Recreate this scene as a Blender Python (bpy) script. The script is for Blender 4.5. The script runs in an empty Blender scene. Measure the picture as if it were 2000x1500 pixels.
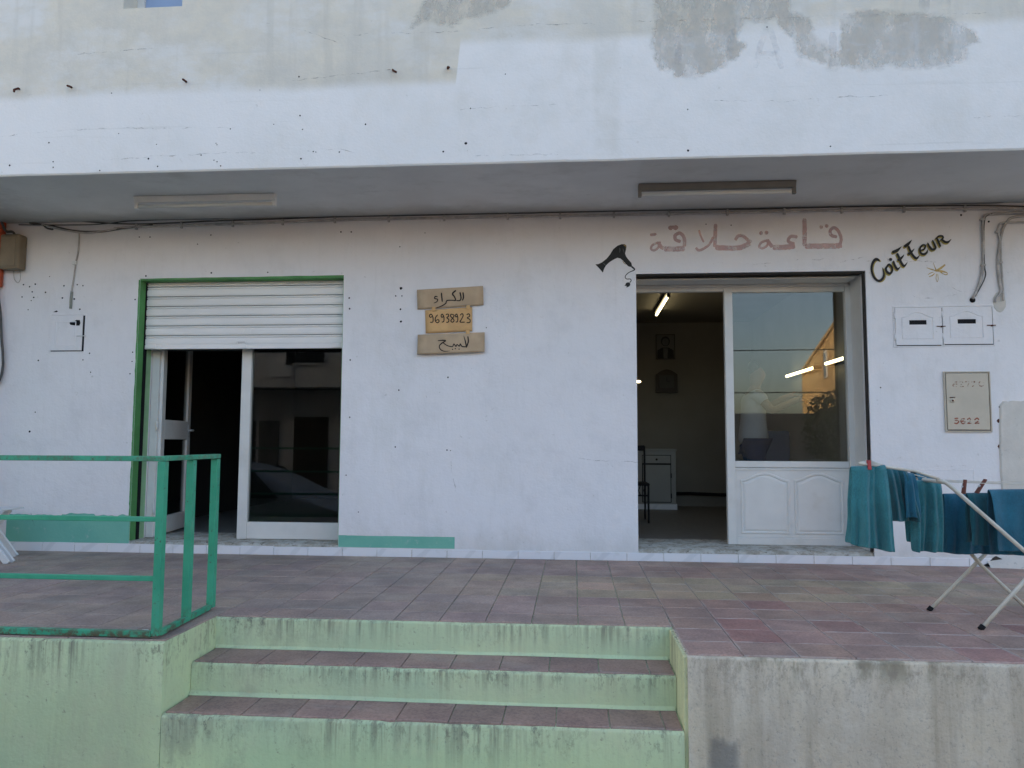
import bpy, bmesh, math, random
from mathutils import Vector, Matrix, noise as mnoise

random.seed(7)
SC = bpy.context.scene
COL = SC.collection
R = math.radians

# ------------------------------------------------------------------ camera
CAM_D, CAM_H = 6.3358, 0.9639
YAW, PIT, ROL, FPX = 0.0815, 0.0773, 0.0042, 1473.09
_cy, _sy, _cp, _sp = math.cos(YAW), math.sin(YAW), math.cos(PIT), math.sin(PIT)
FWD = Vector((-_sy * _cp, _cy * _cp, _sp))
_R0 = Vector((_cy, _sy, 0)); _U0 = _R0.cross(FWD)
RGT = math.cos(ROL) * _R0 + math.sin(ROL) * _U0
UPV = -math.sin(ROL) * _R0 + math.cos(ROL) * _U0
CAMP = Vector((0, -CAM_D, CAM_H))
cd = bpy.data.cameras.new('camera'); cam = bpy.data.objects.new('camera', cd); COL.objects.link(cam)
m = Matrix((RGT, UPV, -FWD)).transposed().to_4x4(); m.translation = CAMP
cam.matrix_world = m
cd.sensor_width = 36; cd.lens = FPX / 2000 * 36; cd.clip_start = 0.05; cd.clip_end = 1500
SC.camera = cam

# ------------------------------------------------------------------ light
SUN_EL, SUN_AZ = R(18), R(-50)         # evening sun behind the building, to the left
w = bpy.data.worlds.new('World'); SC.world = w; w.use_nodes = True
wt = w.node_tree; bg = wt.nodes['Background']
sky = wt.nodes.new('ShaderNodeTexSky'); sky.sky_type = 'NISHITA'; sky.sun_disc = False
sky.sun_elevation = SUN_EL; sky.sun_rotation = SUN_AZ
sky.air_density = 0.9; sky.dust_density = 3.0; sky.ozone_density = 0.4
wt.links.new(sky.outputs[0], bg.inputs[0]); bg.inputs[1].default_value = 0.15
sl = bpy.data.lights.new('sun', 'SUN'); sl.energy = 4.5; sl.angle = R(0.5); sl.color = (1, 0.78, 0.55)
so = bpy.data.objects.new('sun', sl); COL.objects.link(so)
sd = Vector((math.cos(SUN_EL) * math.sin(SUN_AZ), math.cos(SUN_EL) * math.cos(SUN_AZ), math.sin(SUN_EL)))
so.rotation_euler = sd.to_track_quat('Z', 'Y').to_euler(); so.location = (20, 20, 20)
vs = SC.view_settings
vs.view_transform = 'Standard'; vs.look = 'None'; vs.gamma = 1; vs.exposure = 1.95
vs.use_curve_mapping = False

# ------------------------------------------------------------------ helpers
def ray(px, py):
    return FWD + ((px - 1000) / FPX) * RGT - ((py - 750) / FPX) * UPV
def W(px, py, Y=0.0):                    # a point on a plane parallel to the facade
    d = ray(px, py); return CAMP + d * ((Y - CAMP.y) / d.y)
def G(px, py, Z=0.0):                    # a point on a level plane
    d = ray(px, py); return CAMP + d * ((Z - CAMP.z) / d.z)
def sn(x, y=0, z=0): return mnoise.noise(Vector((x, y, z)))

def tag(o, label=None, cat=None, group=None, kind=None):
    if label: o['label'] = label
    if cat: o['category'] = cat
    if group: o['group'] = group
    if kind: o['kind'] = kind
    return o
def empty(name, loc=(0, 0, 0)):
    o = bpy.data.objects.new(name, None); COL.objects.link(o); o.location = loc; o.empty_display_size = .1
    return o

class MB:
    def __init__(s): s.v = []; s.f = []; s.m = []
    def face(s, pts, m=0):
        b = len(s.v); s.v += [tuple(p) for p in pts]; s.f.append(tuple(range(b, b + len(pts)))); s.m.append(m)
    def box(s, x0, x1, y0, y1, z0, z1, m=0, mat=None):
        b = len(s.v)
        P = [(x0, y0, z0), (x1, y0, z0), (x1, y1, z0), (x0, y1, z0), (x0, y0, z1), (x1, y0, z1), (x1, y1, z1), (x0, y1, z1)]
        if mat: P = [tuple(mat @ Vector(p)) for p in P]
        s.v += P
        for q in ((0, 3, 2, 1), (4, 5, 6, 7), (0, 1, 5, 4), (1, 2, 6, 5), (2, 3, 7, 6), (3, 0, 4, 7)):
            s.f.append(tuple(b + i for i in q)); s.m.append(m)
        return s
    def hexa(s, A, B, m=0):              # A, B: two quads (same winding)
        b = len(s.v); s.v += [tuple(p) for p in A] + [tuple(p) for p in B]; n = len(A)
        s.f.append(tuple(b + i for i in range(n))); s.f.append(tuple(b + n + i for i in reversed(range(n)))); s.m += [m, m]
        for i in range(n):
            j = (i + 1) % n; s.f.append((b + i, b + n + i, b + n + j, b + j)); s.m.append(m)
        return s
    def tube(s, pts, r, seg=8, m=0, cap=True):
        pts = [Vector(p) for p in pts]; n = len(pts); b = len(s.v)
        ref = None
        for i, p in enumerate(pts):
            t = (pts[min(i + 1, n - 1)] - pts[max(i - 1, 0)]).normalized()
            if ref is None:
                ref = t.orthogonal().normalized()
            else:
                ref = (ref - t * ref.dot(t)).normalized()
            bi = t.cross(ref); rr = r[i] if isinstance(r, (list, tuple)) else r
            for k in range(seg):
                a = 2 * math.pi * k / seg
                s.v.append(tuple(p + (math.cos(a) * ref + math.sin(a) * bi) * rr))
        for i in range(n - 1):
            for k in range(seg):
                k2 = (k + 1) % seg
                s.f.append((b + i * seg + k, b + i * seg + k2, b + (i + 1) * seg + k2, b + (i + 1) * seg + k)); s.m.append(m)
        if cap:
            s.f.append(tuple(b + k for k in reversed(range(seg)))); s.f.append(tuple(b + (n - 1) * seg + k for k in range(seg))); s.m += [m, m]
        return s
    def bar(s, p0, p1, wd, m=0, dep=None):   # square-section bar
        p0, p1 = Vector(p0), Vector(p1); t = (p1 - p0).normalized()
        a = t.cross(Vector((0, 0, 1)))
        if a.length < .01: a = Vector((1, 0, 0))
        a.normalize(); c = t.cross(a).normalized(); dep = dep or wd
        q = [(-.5, -.5), (.5, -.5), (.5, .5), (-.5, .5)]
        s.hexa([p0 + a * wd * u + c * dep * v for u, v in q], [p1 + a * wd * u + c * dep * v for u, v in q], m)
        return s
    def loft(s, rings, m=0, closed=False, mf=None):
        b = len(s.v); n = len(rings[0])
        for r_ in rings: s.v += [tuple(p) for p in r_]
        kk = n if closed else n - 1
        for i in range(len(rings) - 1):
            for k in range(kk):
                k2 = (k + 1) % n
                s.f.append((b + i * n + k, b + i * n + k2, b + (i + 1) * n + k2, b + (i + 1) * n + k)); s.m.append(mf(i, k) if mf else m)
        return s
    def build(s, name, mats, parent=None, smooth=False, bevel=0, solid=0, fix=True, seg=2, angle=.6):
        me = bpy.data.meshes.new(name); me.from_pydata(s.v, [], s.f)
        for mm in (mats if isinstance(mats, (list, tuple)) else [mats]): me.materials.append(mm)
        me.polygons.foreach_set('material_index', s.m)
        if fix:
            bm = bmesh.new(); bm.from_mesh(me); bmesh.ops.recalc_face_normals(bm, faces=bm.faces); bm.to_mesh(me); bm.free()
        if smooth: me.polygons.foreach_set('use_smooth', [True] * len(me.polygons))
        me.update()
        o = bpy.data.objects.new(name, me); COL.objects.link(o)
        if parent: o.parent = parent; o.matrix_parent_inverse = Matrix.Translation(-Vector(parent_loc(parent)))
        if solid:
            md = o.modifiers.new('solid', 'SOLIDIFY'); md.thickness = solid; md.offset = 0
        if bevel:
            md = o.modifiers.new('bevel', 'BEVEL'); md.width = bevel; md.segments = seg; md.limit_method = 'ANGLE'; md.angle_limit = angle
        return o
def parent_loc(p):
    return Vector((0, 0, 0)) if p.parent else Vector(p.location)

# ------------------------------------------------------------------ material helper
class NT:
    def __init__(s, name):
        s.mat = bpy.data.materials.new(name); s.mat.use_nodes = True; s.t = s.mat.node_tree
        s.b = s.t.nodes['Principled BSDF']; s.out = s.t.nodes['Material Output']
        g = s.t.nodes.new('ShaderNodeNewGeometry'); s.pos = g.outputs['Position']; s.nor = g.outputs['Normal']
        x = s.t.nodes.new('ShaderNodeSeparateXYZ'); s.L(s.pos, x.inputs[0]); s.x, s.y, s.z = x.outputs
    def L(s, a, b):
        if hasattr(a, 'is_output'): s.t.links.new(a, b)
        elif isinstance(a, (tuple, list)) and len(a) == 3 and b.type == 'RGBA': b.default_value = (*a, 1)
        else: b.default_value = a
    def n(s, ty): return s.t.nodes.new(ty)
    def op(s, o, a, b=0.0):
        k = s.n('ShaderNodeMath'); k.operation = o; s.L(a, k.inputs[0]); s.L(b, k.inputs[1]); return k.outputs[0]
    def mul(s, a, b): return s.op('MULTIPLY', a, b)
    def add(s, a, b): return s.op('ADD', a, b)
    def sub(s, a, b): return s.op('SUBTRACT', a, b)
    def mx(s, a, b): return s.op('MAXIMUM', a, b)
    def vec(s, sx, sy, sz, off=0.0):
        k = s.n('ShaderNodeVectorMath'); k.operation = 'MULTIPLY'; s.L(s.pos, k.inputs[0]); k.inputs[1].default_value = (sx, sy, sz)
        k2 = s.n('ShaderNodeVectorMath'); k2.operation = 'ADD'; s.L(k.outputs[0], k2.inputs[0]); k2.inputs[1].default_value = (off, off * .7, off * 1.3)
        return k2.outputs[0]
    def noise(s, sc=1.0, det=4, ro=.55, st=(1, 1, 1), off=0.0, dist=0.0):
        k = s.n('ShaderNodeTexNoise'); s.L(s.vec(*st, off), k.inputs['Vector']); k.inputs['Scale'].default_value = sc
        k.inputs['Detail'].default_value = det; k.inputs['Roughness'].default_value = ro; k.inputs['Distortion'].default_value = dist
        return k.outputs[0]
    def ss(s, v, a, b, lo=0.0, hi=1.0):
        k = s.n('ShaderNodeMapRange'); k.interpolation_type = 'SMOOTHSTEP'; s.L(v, k.inputs[0])
        k.inputs[1].default_value = a; k.inputs[2].default_value = b; k.inputs[3].default_value = lo; k.inputs[4].default_value = hi
        return k.outputs[0]
    def mix(s, f, a, b):
        k = s.n('ShaderNodeMix'); k.data_type = 'RGBA'; s.L(f, k.inputs[0]); s.L(a, k.inputs[6]); s.L(b, k.inputs[7]); return k.outputs[2]
    def mulc(s, a, b, f=1.0):
        k = s.n('ShaderNodeMix'); k.data_type = 'RGBA'; k.blend_type = 'MULTIPLY'; s.L(f, k.inputs[0]); s.L(a, k.inputs[6]); s.L(b, k.inputs[7]); return k.outputs[2]
    def bump(s, h, st=.3, d=.01):
        k = s.n('ShaderNodeBump'); k.inputs['Strength'].default_value = st; k.inputs['Distance'].default_value = d; s.L(h, k.inputs['Height']); s.L(k.outputs[0], s.b.inputs['Normal'])
    def fin(s, c, ro=.8, sp=.3, metal=0.0):
        s.L(c, s.b.inputs['Base Color']); s.L(ro, s.b.inputs['Roughness']); s.b.inputs['Specular IOR Level'].default_value = sp; s.b.inputs['Metallic'].default_value = metal
        return s.mat
    def alpha(s, a):
        tr = s.n('ShaderNodeBsdfTransparent'); mi = s.n('ShaderNodeMixShader'); s.L(a, mi.inputs[0]); s.L(tr.outputs[0], mi.inputs[1]); s.L(s.b.outputs[0], mi.inputs[2]); s.L(mi.outputs[0], s.out.inputs[0])

def simple(name, c, ro=.6, sp=.4, var=.12, sc=6.0, bump=0.0, bsc=60.0, dirt=None, st=(1, 1, 1)):
    n = NT(name); k = n.ss(n.noise(sc, 5, .6, st), .3, .75)
    col = n.mix(k, tuple(v * (1 - var) for v in c), tuple(min(1, v * (1 + var * .6)) for v in c))
    if dirt:
        col = n.mix(n.mul(n.ss(n.noise(sc * .6, 6, .7, st, 9.1), .52, .75), dirt[1]), col, dirt[0])
    if bump: n.bump(n.noise(bsc, 3, .6), bump, .004)
    return n.fin(col, ro, sp)
def emit(name, c, s):
    n = NT(name); n.b.inputs['Emission Color'].default_value = (*c, 1); n.b.inputs['Emission Strength'].default_value = s
    return n.fin(c, .4)

M = {}
# lower wall: white paint, grey wash, faint pink residue near the top
n = NT('wall_paint')
big = n.noise(.7, 5, .6); mid = n.noise(3.2, 6, .65, off=4.0); fine = n.noise(55, 3, .6)
c = n.mix(n.ss(big, .35, .7), (.785, .772, .785), (.74, .728, .742))
c = n.mix(n.mul(n.ss(mid, .46, .74), .45), c, (.64, .63, .64))
c = n.mix(n.mul(n.ss(n.noise(1.9, 6, .7, (1, 1, .35), 44.), .52, .70), .35), c, (.66, .65, .63))
c = n.mix(n.mul(n.ss(n.noise(30, 4, .7, (1, 1, .08), 47.), .5, .75), .16), c, (.58, .57, .56))
pk = n.mul(n.ss(n.add(n.z, n.mul(n.noise(1.6, 4, .6, off=2.2), .7)), 2.45, 3.3), .3)
c = n.mix(pk, c, (.74, .69, .68))
pkl = n.mul(n.ss(n.add(n.x, n.mul(mid, .25)), -4.75, -5.15), .5)
c = n.mix(pkl, c, (.72, .64, .70))
low = n.mul(n.ss(n.add(n.z, n.mul(n.noise(5, 5, .7, (1, 1, .5), 3.0), .5)), .58, .15), .6)
c = n.mix(low, c, (.52, .50, .46))
spk = n.mul(n.ss(n.noise(17, 5, .7, off=7.7), .66, .74), .55)
c = n.mix(spk, c, (.45, .44, .42))
n.bump(n.add(n.add(n.mul(fine, .6), n.mul(n.noise(16, 4, .6), .8)), n.mul(n.noise(3.5, 4, .6, off=6.), 3.0)), .45, .007)
M['wall'] = n.fin(c, .85, .25)
# fascia: repainted white below, older cream-grey coat above, streaks
n = NT('fascia_paint')
big = n.noise(.8, 6, .65, off=1.0); mid = n.noise(3, 6, .68, (1, 1, 1.3), 5.0); fine = n.noise(55, 3, .6)
c = n.mix(n.ss(big, .35, .7), (.81, .79, .77), (.765, .75, .73))
cream = n.mix(n.ss(mid, .3, .7), (.70, .64, .52), (.57, .54, .47))
cream = n.mix(n.ss(n.noise(1.3, 6, .7, (1, 1, 1.8), 12.0), .45, .68), cream, (.71, .695, .66))
st = n.noise(5, 4, .6, (1.6, 1, .12), 3.0)
cream = n.mix(n.mul(n.ss(st, .5, .7), .5), cream, (.52, .49, .42))
bx = n.ss(n.x, -.84, -.80)                                   # the repainted field ends at a straight edge
edge = n.add(3.52, n.mul(n.sub(big, .5), .16))
edge = n.add(edge, n.mul(bx, .30))
m1 = n.ss(n.sub(n.z, edge), -.03, .06)
m2 = n.mul(n.ss(n.sub(n.z, n.add(edge, .30)), -.10, .3), .45)
c = n.mix(n.mul(n.mx(n.mul(m1, .85), m2), 1.0), c, cream)
c = n.mix(n.mul(n.mul(bx, n.ss(mid, .4, .75)), .4), c, (.66, .65, .61))
c = n.mix(n.mul(n.ss(n.noise(1.4, 6, .7, (1, 1, .7), 66.), .47, .68), .35), c, (.68, .655, .60))
bsm = n.mul(n.mul(n.ss(n.x, .12, .18), n.ss(n.x, .36, .28)), n.mul(n.ss(n.noise(4, 5, .6, off=8.), .3, .7), .5))
c = n.mix(bsm, c, (.62, .60, .54))
spk = n.mul(n.ss(n.noise(20, 5, .7, off=7.7), .66, .75), .5)
c = n.mix(spk, c, (.5, .47, .42))
hl = n.noise(2.2, 5, .6, (.25, 1, 9), 31.)
c = n.mix(n.mul(n.ss(hl, .62, .72), .28), c, (.55, .54, .5))
n.bump(n.add(n.mul(fine, .5), n.mul(n.noise(9, 5, .6), .9)), .35, .008)
M['fascia'] = n.fin(c, .85, .25)
n = NT('soffit_paint')
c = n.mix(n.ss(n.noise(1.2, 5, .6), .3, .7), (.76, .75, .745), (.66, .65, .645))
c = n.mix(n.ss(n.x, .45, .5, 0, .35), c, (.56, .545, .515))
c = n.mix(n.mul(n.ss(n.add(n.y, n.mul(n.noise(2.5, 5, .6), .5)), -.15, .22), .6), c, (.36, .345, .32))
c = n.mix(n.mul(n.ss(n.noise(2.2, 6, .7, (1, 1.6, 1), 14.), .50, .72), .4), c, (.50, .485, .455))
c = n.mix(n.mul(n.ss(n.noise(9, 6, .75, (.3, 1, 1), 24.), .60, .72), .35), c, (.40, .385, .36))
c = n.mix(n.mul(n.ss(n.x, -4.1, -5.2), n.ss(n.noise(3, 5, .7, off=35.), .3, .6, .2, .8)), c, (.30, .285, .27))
n.bump(n.noise(40, 3, .6), .2, .004)
M['soffit'] = n.fin(c, .9, .2)
n = NT('bare_plaster')
at_ = n.n('ShaderNodeAttribute'); at_.attribute_name = 'depth'; sdv = at_.outputs['Fac']
k = n.noise(7, 6, .7, (1, 1, .6), 2.0)
c = n.mix(n.ss(k, .3, .7), (.64, .60, .53), (.56, .53, .475))
c = n.mix(n.mul(n.ss(n.noise(1.6, 5, .7, (2.2, 1, .6), 22.), .52, .64), .7), c, (.71, .705, .69))
c = n.mix(n.mul(n.ss(n.noise(2.6, 4, .5, (1, 1, 1), 42.), .5, .62), .5), c, (.62, .56, .47))
brush = n.noise(9, 4, .6, (1.0, 1, 3.0), 55., .8)
c = n.mix(n.mul(n.ss(brush, .58, .66), .55), c, (.72, .715, .70))
n.bump(n.noise(50, 3, .6), .3, .006); M['plaster'] = n.fin(c, .9, .2)
fr = n.add(sdv, n.add(n.mul(n.sub(n.noise(16, 6, .7, (1, 1, .7), 17.), .5), .5), n.mul(n.sub(n.noise(7, 5, .65, (1.0, 1, 2.2), 37., 1.5), .5), 1.1)))
n.alpha(n.mul(n.ss(fr, .22, .95), n.ss(n.noise(4, 5, .7, (1.5, 1, .8), 27.), .30, .62, .15, .66)))
# green lime paint of the steps: drip stains from the nosings, dark mildew
def green_paint(name, tops, damp=1.0, c0=(.56, .645, .395), c1=(.48, .595, .375)):
    n = NT(name)
    big = n.noise(1.1, 5, .6); mid = n.noise(5, 6, .7, off=3.)
    c = n.mix(n.ss(big, .35, .68), c0, c1)
    c = n.mix(n.mul(n.ss(mid, .48, .72), .35), c, (.58, .61, .40))
    streak = n.mul(n.ss(n.noise(24, 6, .7, (1.2, 1.2, .05), 5.), .42, .66), n.ss(n.noise(2.0, 5, .65, (1, 1, .3), 31.), .36, .62, .12, 1))
    blot = n.ss(n.noise(34, 6, .8, (1, 1, .45), 11.), .50, .62)
    patchy = n.ss(n.noise(2.6, 5, .7, (1, 1, .5), 61.), .40, .62)
    tot = None
    for zt, ln in tops:
        dz = n.sub(zt, n.z)
        k = n.mul(n.ss(dz, -.004, 0.004), n.ss(dz, ln, 0.0))
        tot = k if tot is None else n.mx(tot, k)
    lf = n.mul(n.ss(n.x, -.9, -2.0), damp)                                   # the damp left end is the dirtiest
    c = n.mix(n.mul(n.mul(streak, n.add(tot, .18)), .75), c, (.19, .185, .14))
    c = n.mix(n.mul(n.mul(n.mul(tot, blot), n.add(n.mul(patchy, .75), n.mul(lf, .35))), .9), c, (.13, .125, .105))
    c = n.mix(n.mul(n.mul(lf, n.ss(n.noise(5, 6, .7, (1, 1, .6), 71.), .46, .64)), .5), c, (.27, .28, .21))
    c = n.mix(n.mul(n.ss(n.noise(30, 6, .78, off=13.), .60, .68), .6), c, (.22, .22, .17))
    c = n.mix(n.mul(n.ss(n.noise(2.2, 6, .7, (1, 1, .35), 21.), .50, .72), .45), c, (.47, .47, .33))
    n.bump(n.add(n.noise(45, 4, .6), n.mul(n.noise(9, 4, .6), 1.5)), .5, .006)
    return n.fin(c, .85, .25)
M['green_steps'] = green_paint('green_step_paint', [(0.0, .16), (-.170, .13), (-.336, .22)])
M['green_side'] = green_paint('green_side_paint', [(0.0, .30)], .15, (.60, .69, .41), (.53, .635, .385))
n = NT('concrete')
big = n.noise(1.3, 6, .65); mid = n.noise(6, 6, .7, (1, 1, .6), 3.)
c = n.mix(n.ss(big, .32, .7), (.68, .60, .455), (.54, .475, .375))
c = n.mix(n.mul(n.ss(mid, .42, .7), .5), c, (.70, .655, .56))
stv = n.noise(2.6, 5, .65, (1.5, 1, .1), 5.)
c = n.mix(n.mul(n.ss(stv, .48, .66), .6), c, (.33, .275, .20))
c = n.mix(n.mul(n.mul(n.ss(n.z, -.16, 0.0), n.ss(n.noise(4, 5, .7, (1, 1, .4), 9.), .5, .62)), .7), c, (.17, .15, .09))
c = n.mix(n.mul(n.ss(n.noise(60, 6, .8, (1, 1, .8), 23.), .54, .66), .5), c, (.24, .22, .19))
c = n.mix(n.mul(n.mul(n.ss(n.z, -.30, -.02), n.ss(n.noise(28, 6, .8, (1, 1, .5), 33.), .48, .64)), .55), c, (.27, .225, .175))
pt = n.mul(n.mul(n.ss(n.add(n.x, n.mul(mid, .06)), .62, .66), n.ss(n.add(n.x, n.mul(mid, .05)), .79, .74)), n.ss(n.add(n.z, n.mul(mid, .12)), -.29, -.33))
c = n.mix(n.mul(pt, .6), c, (.14, .145, .145))
n.bump(n.add(n.noise(45, 4, .65), n.mul(n.noise(11, 4, .6), 1.8)), .55, .007); M['concrete'] = n.fin(c, .9, .2)
n = NT('grout')
c = n.mix(n.ss(n.noise(8, 5, .6), .35, .65), (.38, .34, .31), (.25, .21, .19)); M['grout'] = n.fin(c, .95, .1)
n = NT('floor_tile')                                          # base tone of each tile is the object's own colour
oi = n.n('ShaderNodeObjectInfo')
k = n.noise(3.2, 6, .65, off=2.); sp_ = n.noise(70, 3, .7)
c = n.mulc(oi.outputs['Color'], n.mix(n.ss(k, .3, .72), (1.18, 1.15, 1.12), (.78, .80, .84)))
c = n.mulc(c, n.mix(n.ss(sp_, .4, .65), (1.1, 1.1, 1.1), (.82, .82, .82)))
c = n.mix(n.mul(n.ss(n.noise(1.7, 6, .7, (1, 2.2, 1), 8.), .52, .72), .42), c, (.37, .325, .29))
c = n.mix(n.mul(n.ss(n.noise(6, 6, .75, off=18.), .6, .7), .4), c, (.14, .13, .125))
tc = n.n('ShaderNodeTexCoord'); sx_ = n.n('ShaderNodeSeparateXYZ'); n.L(tc.outputs['Generated'], sx_.inputs[0])
ed = n.op('MINIMUM', n.op('MINIMUM', sx_.outputs[0], n.sub(1.0, sx_.outputs[0])), n.op('MINIMUM', sx_.outputs[1], n.sub(1.0, sx_.outputs[1])))
mor = n.mul(n.ss(n.sub(ed, n.mul(n.sub(n.noise(5, 6, .75, off=51.), .5), .22)), .035, -.01), n.ss(n.x, -.2, .9, .10, .50))     # mortar smeared over the joints
c = n.mix(mor, c, (.46, .42, .39))
n.bump(n.noise(60, 3, .6), .25, .003)
M['tile'] = n.fin(c, n.ss(k, .3, .7, .5, .72), .35)
n = NT('skirting_marble')
k = n.noise(2.4, 3, .5, (1, 1, -1.0), 1., 1.2)
kk = n.n('ShaderNodeTexWave'); kk.wave_type = 'BANDS'; kk.bands_direction = 'DIAGONAL'; n.L(n.vec(1, 1, -1), kk.inputs[0]); kk.inputs['Scale'].default_value = 1.7; kk.inputs['Distortion'].default_value = 2.2; kk.inputs['Detail'].default_value = 3
c = n.mix(n.mul(n.ss(kk.outputs['Fac'], .9, .99), .35), (.745, .745, .77), (.52, .53, .55))
c = n.mix(n.mul(n.ss(n.noise(9, 5, .7), .55, .72), .3), c, (.55, .54, .50))
M['marble'] = n.fin(c, .28, .5)
n = NT('rail_green_paint')
c = n.mix(n.ss(n.noise(5, 5, .6), .3, .7), (.04, .31, .18), (.06, .385, .23))
c = n.mix(n.mul(n.ss(n.noise(3, 6, .7, off=3.), .50, .70), .4), c, (.12, .30, .20))
c = n.mix(n.mul(n.ss(n.noise(38, 5, .75, off=6.), .62, .68), .85), c, (.075, .05, .035))
low = n.ss(n.z, .10, .0); hi_ = n.ss(n.z, .845, .862)
c = n.mix(n.mul(n.mx(low, n.mul(hi_, .5)), n.ss(n.noise(20, 6, .75, off=9.), .44, .60)), c, (.11, .075, .045))
n.bump(n.noise(70, 3, .6), .3, .003); M['rail'] = n.fin(c, n.ss(n.noise(9, 4), .3, .7, .42, .7), .35)
M['white_metal'] = simple('white_painted_metal', (.70, .70, .70), .45, .45, .07, 3, 0, 60, ((.45, .43, .38), .25))
M['frame'] = simple('white_door_paint', (.66, .655, .63), .5, .4, .06, 4, .08, 70, ((.42, .40, .34), .3))
M['shutter'] = simple('shutter_slat_paint', (.82, .805, .79), .42, .4, .06, 3, 0, 60, ((.5, .5, .46), .3), (.3, 1, 1))
M['reveal_green'] = simple('reveal_green_paint', (.10, .30, .10), .7, .3, .2, 4, .2, 60, ((.32, .4, .3), .25))
M['reveal_light'] = simple('pale_green_paint', (.26, .45, .25), .7, .3, .2, 4, .2, 60)
n = NT('teal_wall_paint'); c = n.mix(n.ss(n.noise(2.5, 5, .6), .3, .7), (.15, .42, .33), (.19, .47, .37)); c = n.mix(n.mul(n.ss(n.noise(12, 5, .7), .58, .7), .5), c, (.45, .52, .5)); n.bump(n.noise(50, 3), .3, .005); M['teal_wall'] = n.fin(c, .8, .25)
M['black'] = simple('black_gap', (.012, .012, .014), .8, .2, .1)
M['black_paint'] = simple('black_wall_paint', (.018, .018, .018), .6, .35, .3, 12)
M['ochre_paint'] = simple('ochre_wall_paint', (.48, .38, .11), .8, .2, .25, 14)
n = NT('faded_pink_paint'); k = n.noise(9, 5, .7, (1, 1, .8)); c = n.mix(n.ss(k, .3, .7), (.58, .33, .335), (.62, .43, .42)); n.fin(c, .85, .2); n.alpha(n.ss(n.noise(13, 5, .75, off=3.), .28, .62, .28, .62)); M['pink'] = n.mat
n = NT('faded_ochre_paint'); n.fin((.60, .42, .14), .85, .2); n.alpha(n.ss(n.noise(22, 5, .7), .3, .6, .3, .85)); M['ochre_faded'] = n.mat
n = NT('hairline_crack'); n.fin((.22, .20, .18), .9, .1); n.alpha(n.ss(n.noise(9, 6, .8, off=5.), .46, .64, .0, .6)); M['crack'] = n.mat
n = NT('stencil_paint'); n.fin((.33, .10, .065), .85, .2); n.alpha(n.ss(n.noise(60, 3, .7), .40, .52, .15, .9)); M['stencil'] = n.mat
n = NT('stencil_worn'); n.fin((.33, .13, .09), .85, .2); n.alpha(n.ss(n.noise(50, 3, .7, off=4.), .47, .58, .0, .75)); M['stencil_worn'] = n.mat
n = NT('ghost_letter'); n.fin((.50, .50, .52), .9, .2); n.alpha(n.ss(n.noise(7, 5, .7), .35, .75, .0, .26)); M['ghost'] = n.mat
M['marker'] = simple('black_marker_ink', (.03, .022, .018), .7, .3, .3, 30)
M['card'] = simple('cardboard', (.50, .375, .25), .85, .2, .1, 9, .15, 120, ((.54, .41, .275), .3))
M['card2'] = simple('cardboard_ochre', (.66, .41, .19), .85, .2, .12, 9, .15, 120, ((.46, .27, .12), .5))
M['beige_metal'] = simple('beige_meter_paint', (.53, .475, .385), .55, .35, .07, 5, .05, 60, ((.36, .28, .2), .3))
M['rust'] = simple('rusty_steel', (.10, .035, .022), .9, .2, .4, 30, .4, 90)
M['cable'] = simple('painted_cable', (.47, .44, .42), .7, .3, .25, 14)
M['dark_cable'] = simple('dark_cable', (.10, .098, .095), .7, .3, .3, 14)
M['orange'] = simple('orange_red_plastic', (.42, .065, .02), .45, .4, .15, 4)
n = NT('cement_render'); k = n.noise(4, 6, .65); c = n.mix(n.ss(k, .3, .7), (.66, .625, .57), (.57, .54, .495)); c = n.mix(n.mul(n.ss(n.noise(14, 5, .7, off=4), .6, .7), .5), c, (.25, .24, .22)); n.bump(n.noise(40, 4, .65), .5, .006); M['cement'] = n.fin(c, .92, .2)
n = NT('worn_threshold'); k = n.noise(7, 6, .75, (1, 1, 1.5)); c = n.mix(n.ss(k, .38, .62), (.50, .49, .45), (.31, .285, .235)); c = n.mix(n.mul(n.ss(n.noise(16, 6, .75, (1, 1, 2), 6.), .54, .63), .8), c, (.10, .085, .055)); n.bump(n.noise(25, 5, .7), .8, .01); M['sill'] = n.fin(c, .92, .2)
def towel_mat(name, c0):
    n = NT(name); f = n.noise(240, 2, .6); k = n.noise(7, 4, .6)
    c = n.mix(n.ss(k, .3, .7), tuple(v * .85 for v in c0), tuple(v * 1.15 for v in c0)); c = n.mulc(c, n.mix(n.ss(f, .35, .65), (.78, .78, .78), (1.2, 1.2, 1.2)))
    n.bump(f, .8, .004); n.b.inputs['Sheen Weight'].default_value = .25; n.b.inputs['Sheen Roughness'].default_value = .6
    return n.fin(c, .95, .1)
M['towel'] = towel_mat('teal_terry', (.035, .18, .20)); M['towel_blue'] = towel_mat('blue_terry', (.015, .115, .175))
M['towel_dark'] = towel_mat('deep_teal_terry', (.015, .10, .12))
M['peg_red'] = simple('red_plastic', (.38, .03, .035), .4, .5); M['peg_wood'] = simple('worn_brown_plastic', (.17, .062, .045), .6, .3, .2, 30)
M['rack'] = simple('cream_rack_tube', (.60, .57, .49), .45, .45, .1, 10, 0, 60, ((.3, .2, .12), .4))
M['blue_pane'] = simple('blue_shutter_panel', (.27, .37, .56), .35, .5, .08, 2)
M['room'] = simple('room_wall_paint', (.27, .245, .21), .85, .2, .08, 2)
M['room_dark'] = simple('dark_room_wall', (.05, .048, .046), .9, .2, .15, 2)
M['room_floor'] = simple('room_floor_terrazzo', (.20, .19, .175), .5, .4, .15, 18)
M['cabinet'] = simple('cabinet_paint', (.30, .29, .27), .5, .4, .05, 3)
M['dark_wood'] = simple('dark_wood', (.045, .028, .018), .5, .4, .3, 12, 0, 60, None, (4, 1, 1))
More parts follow.
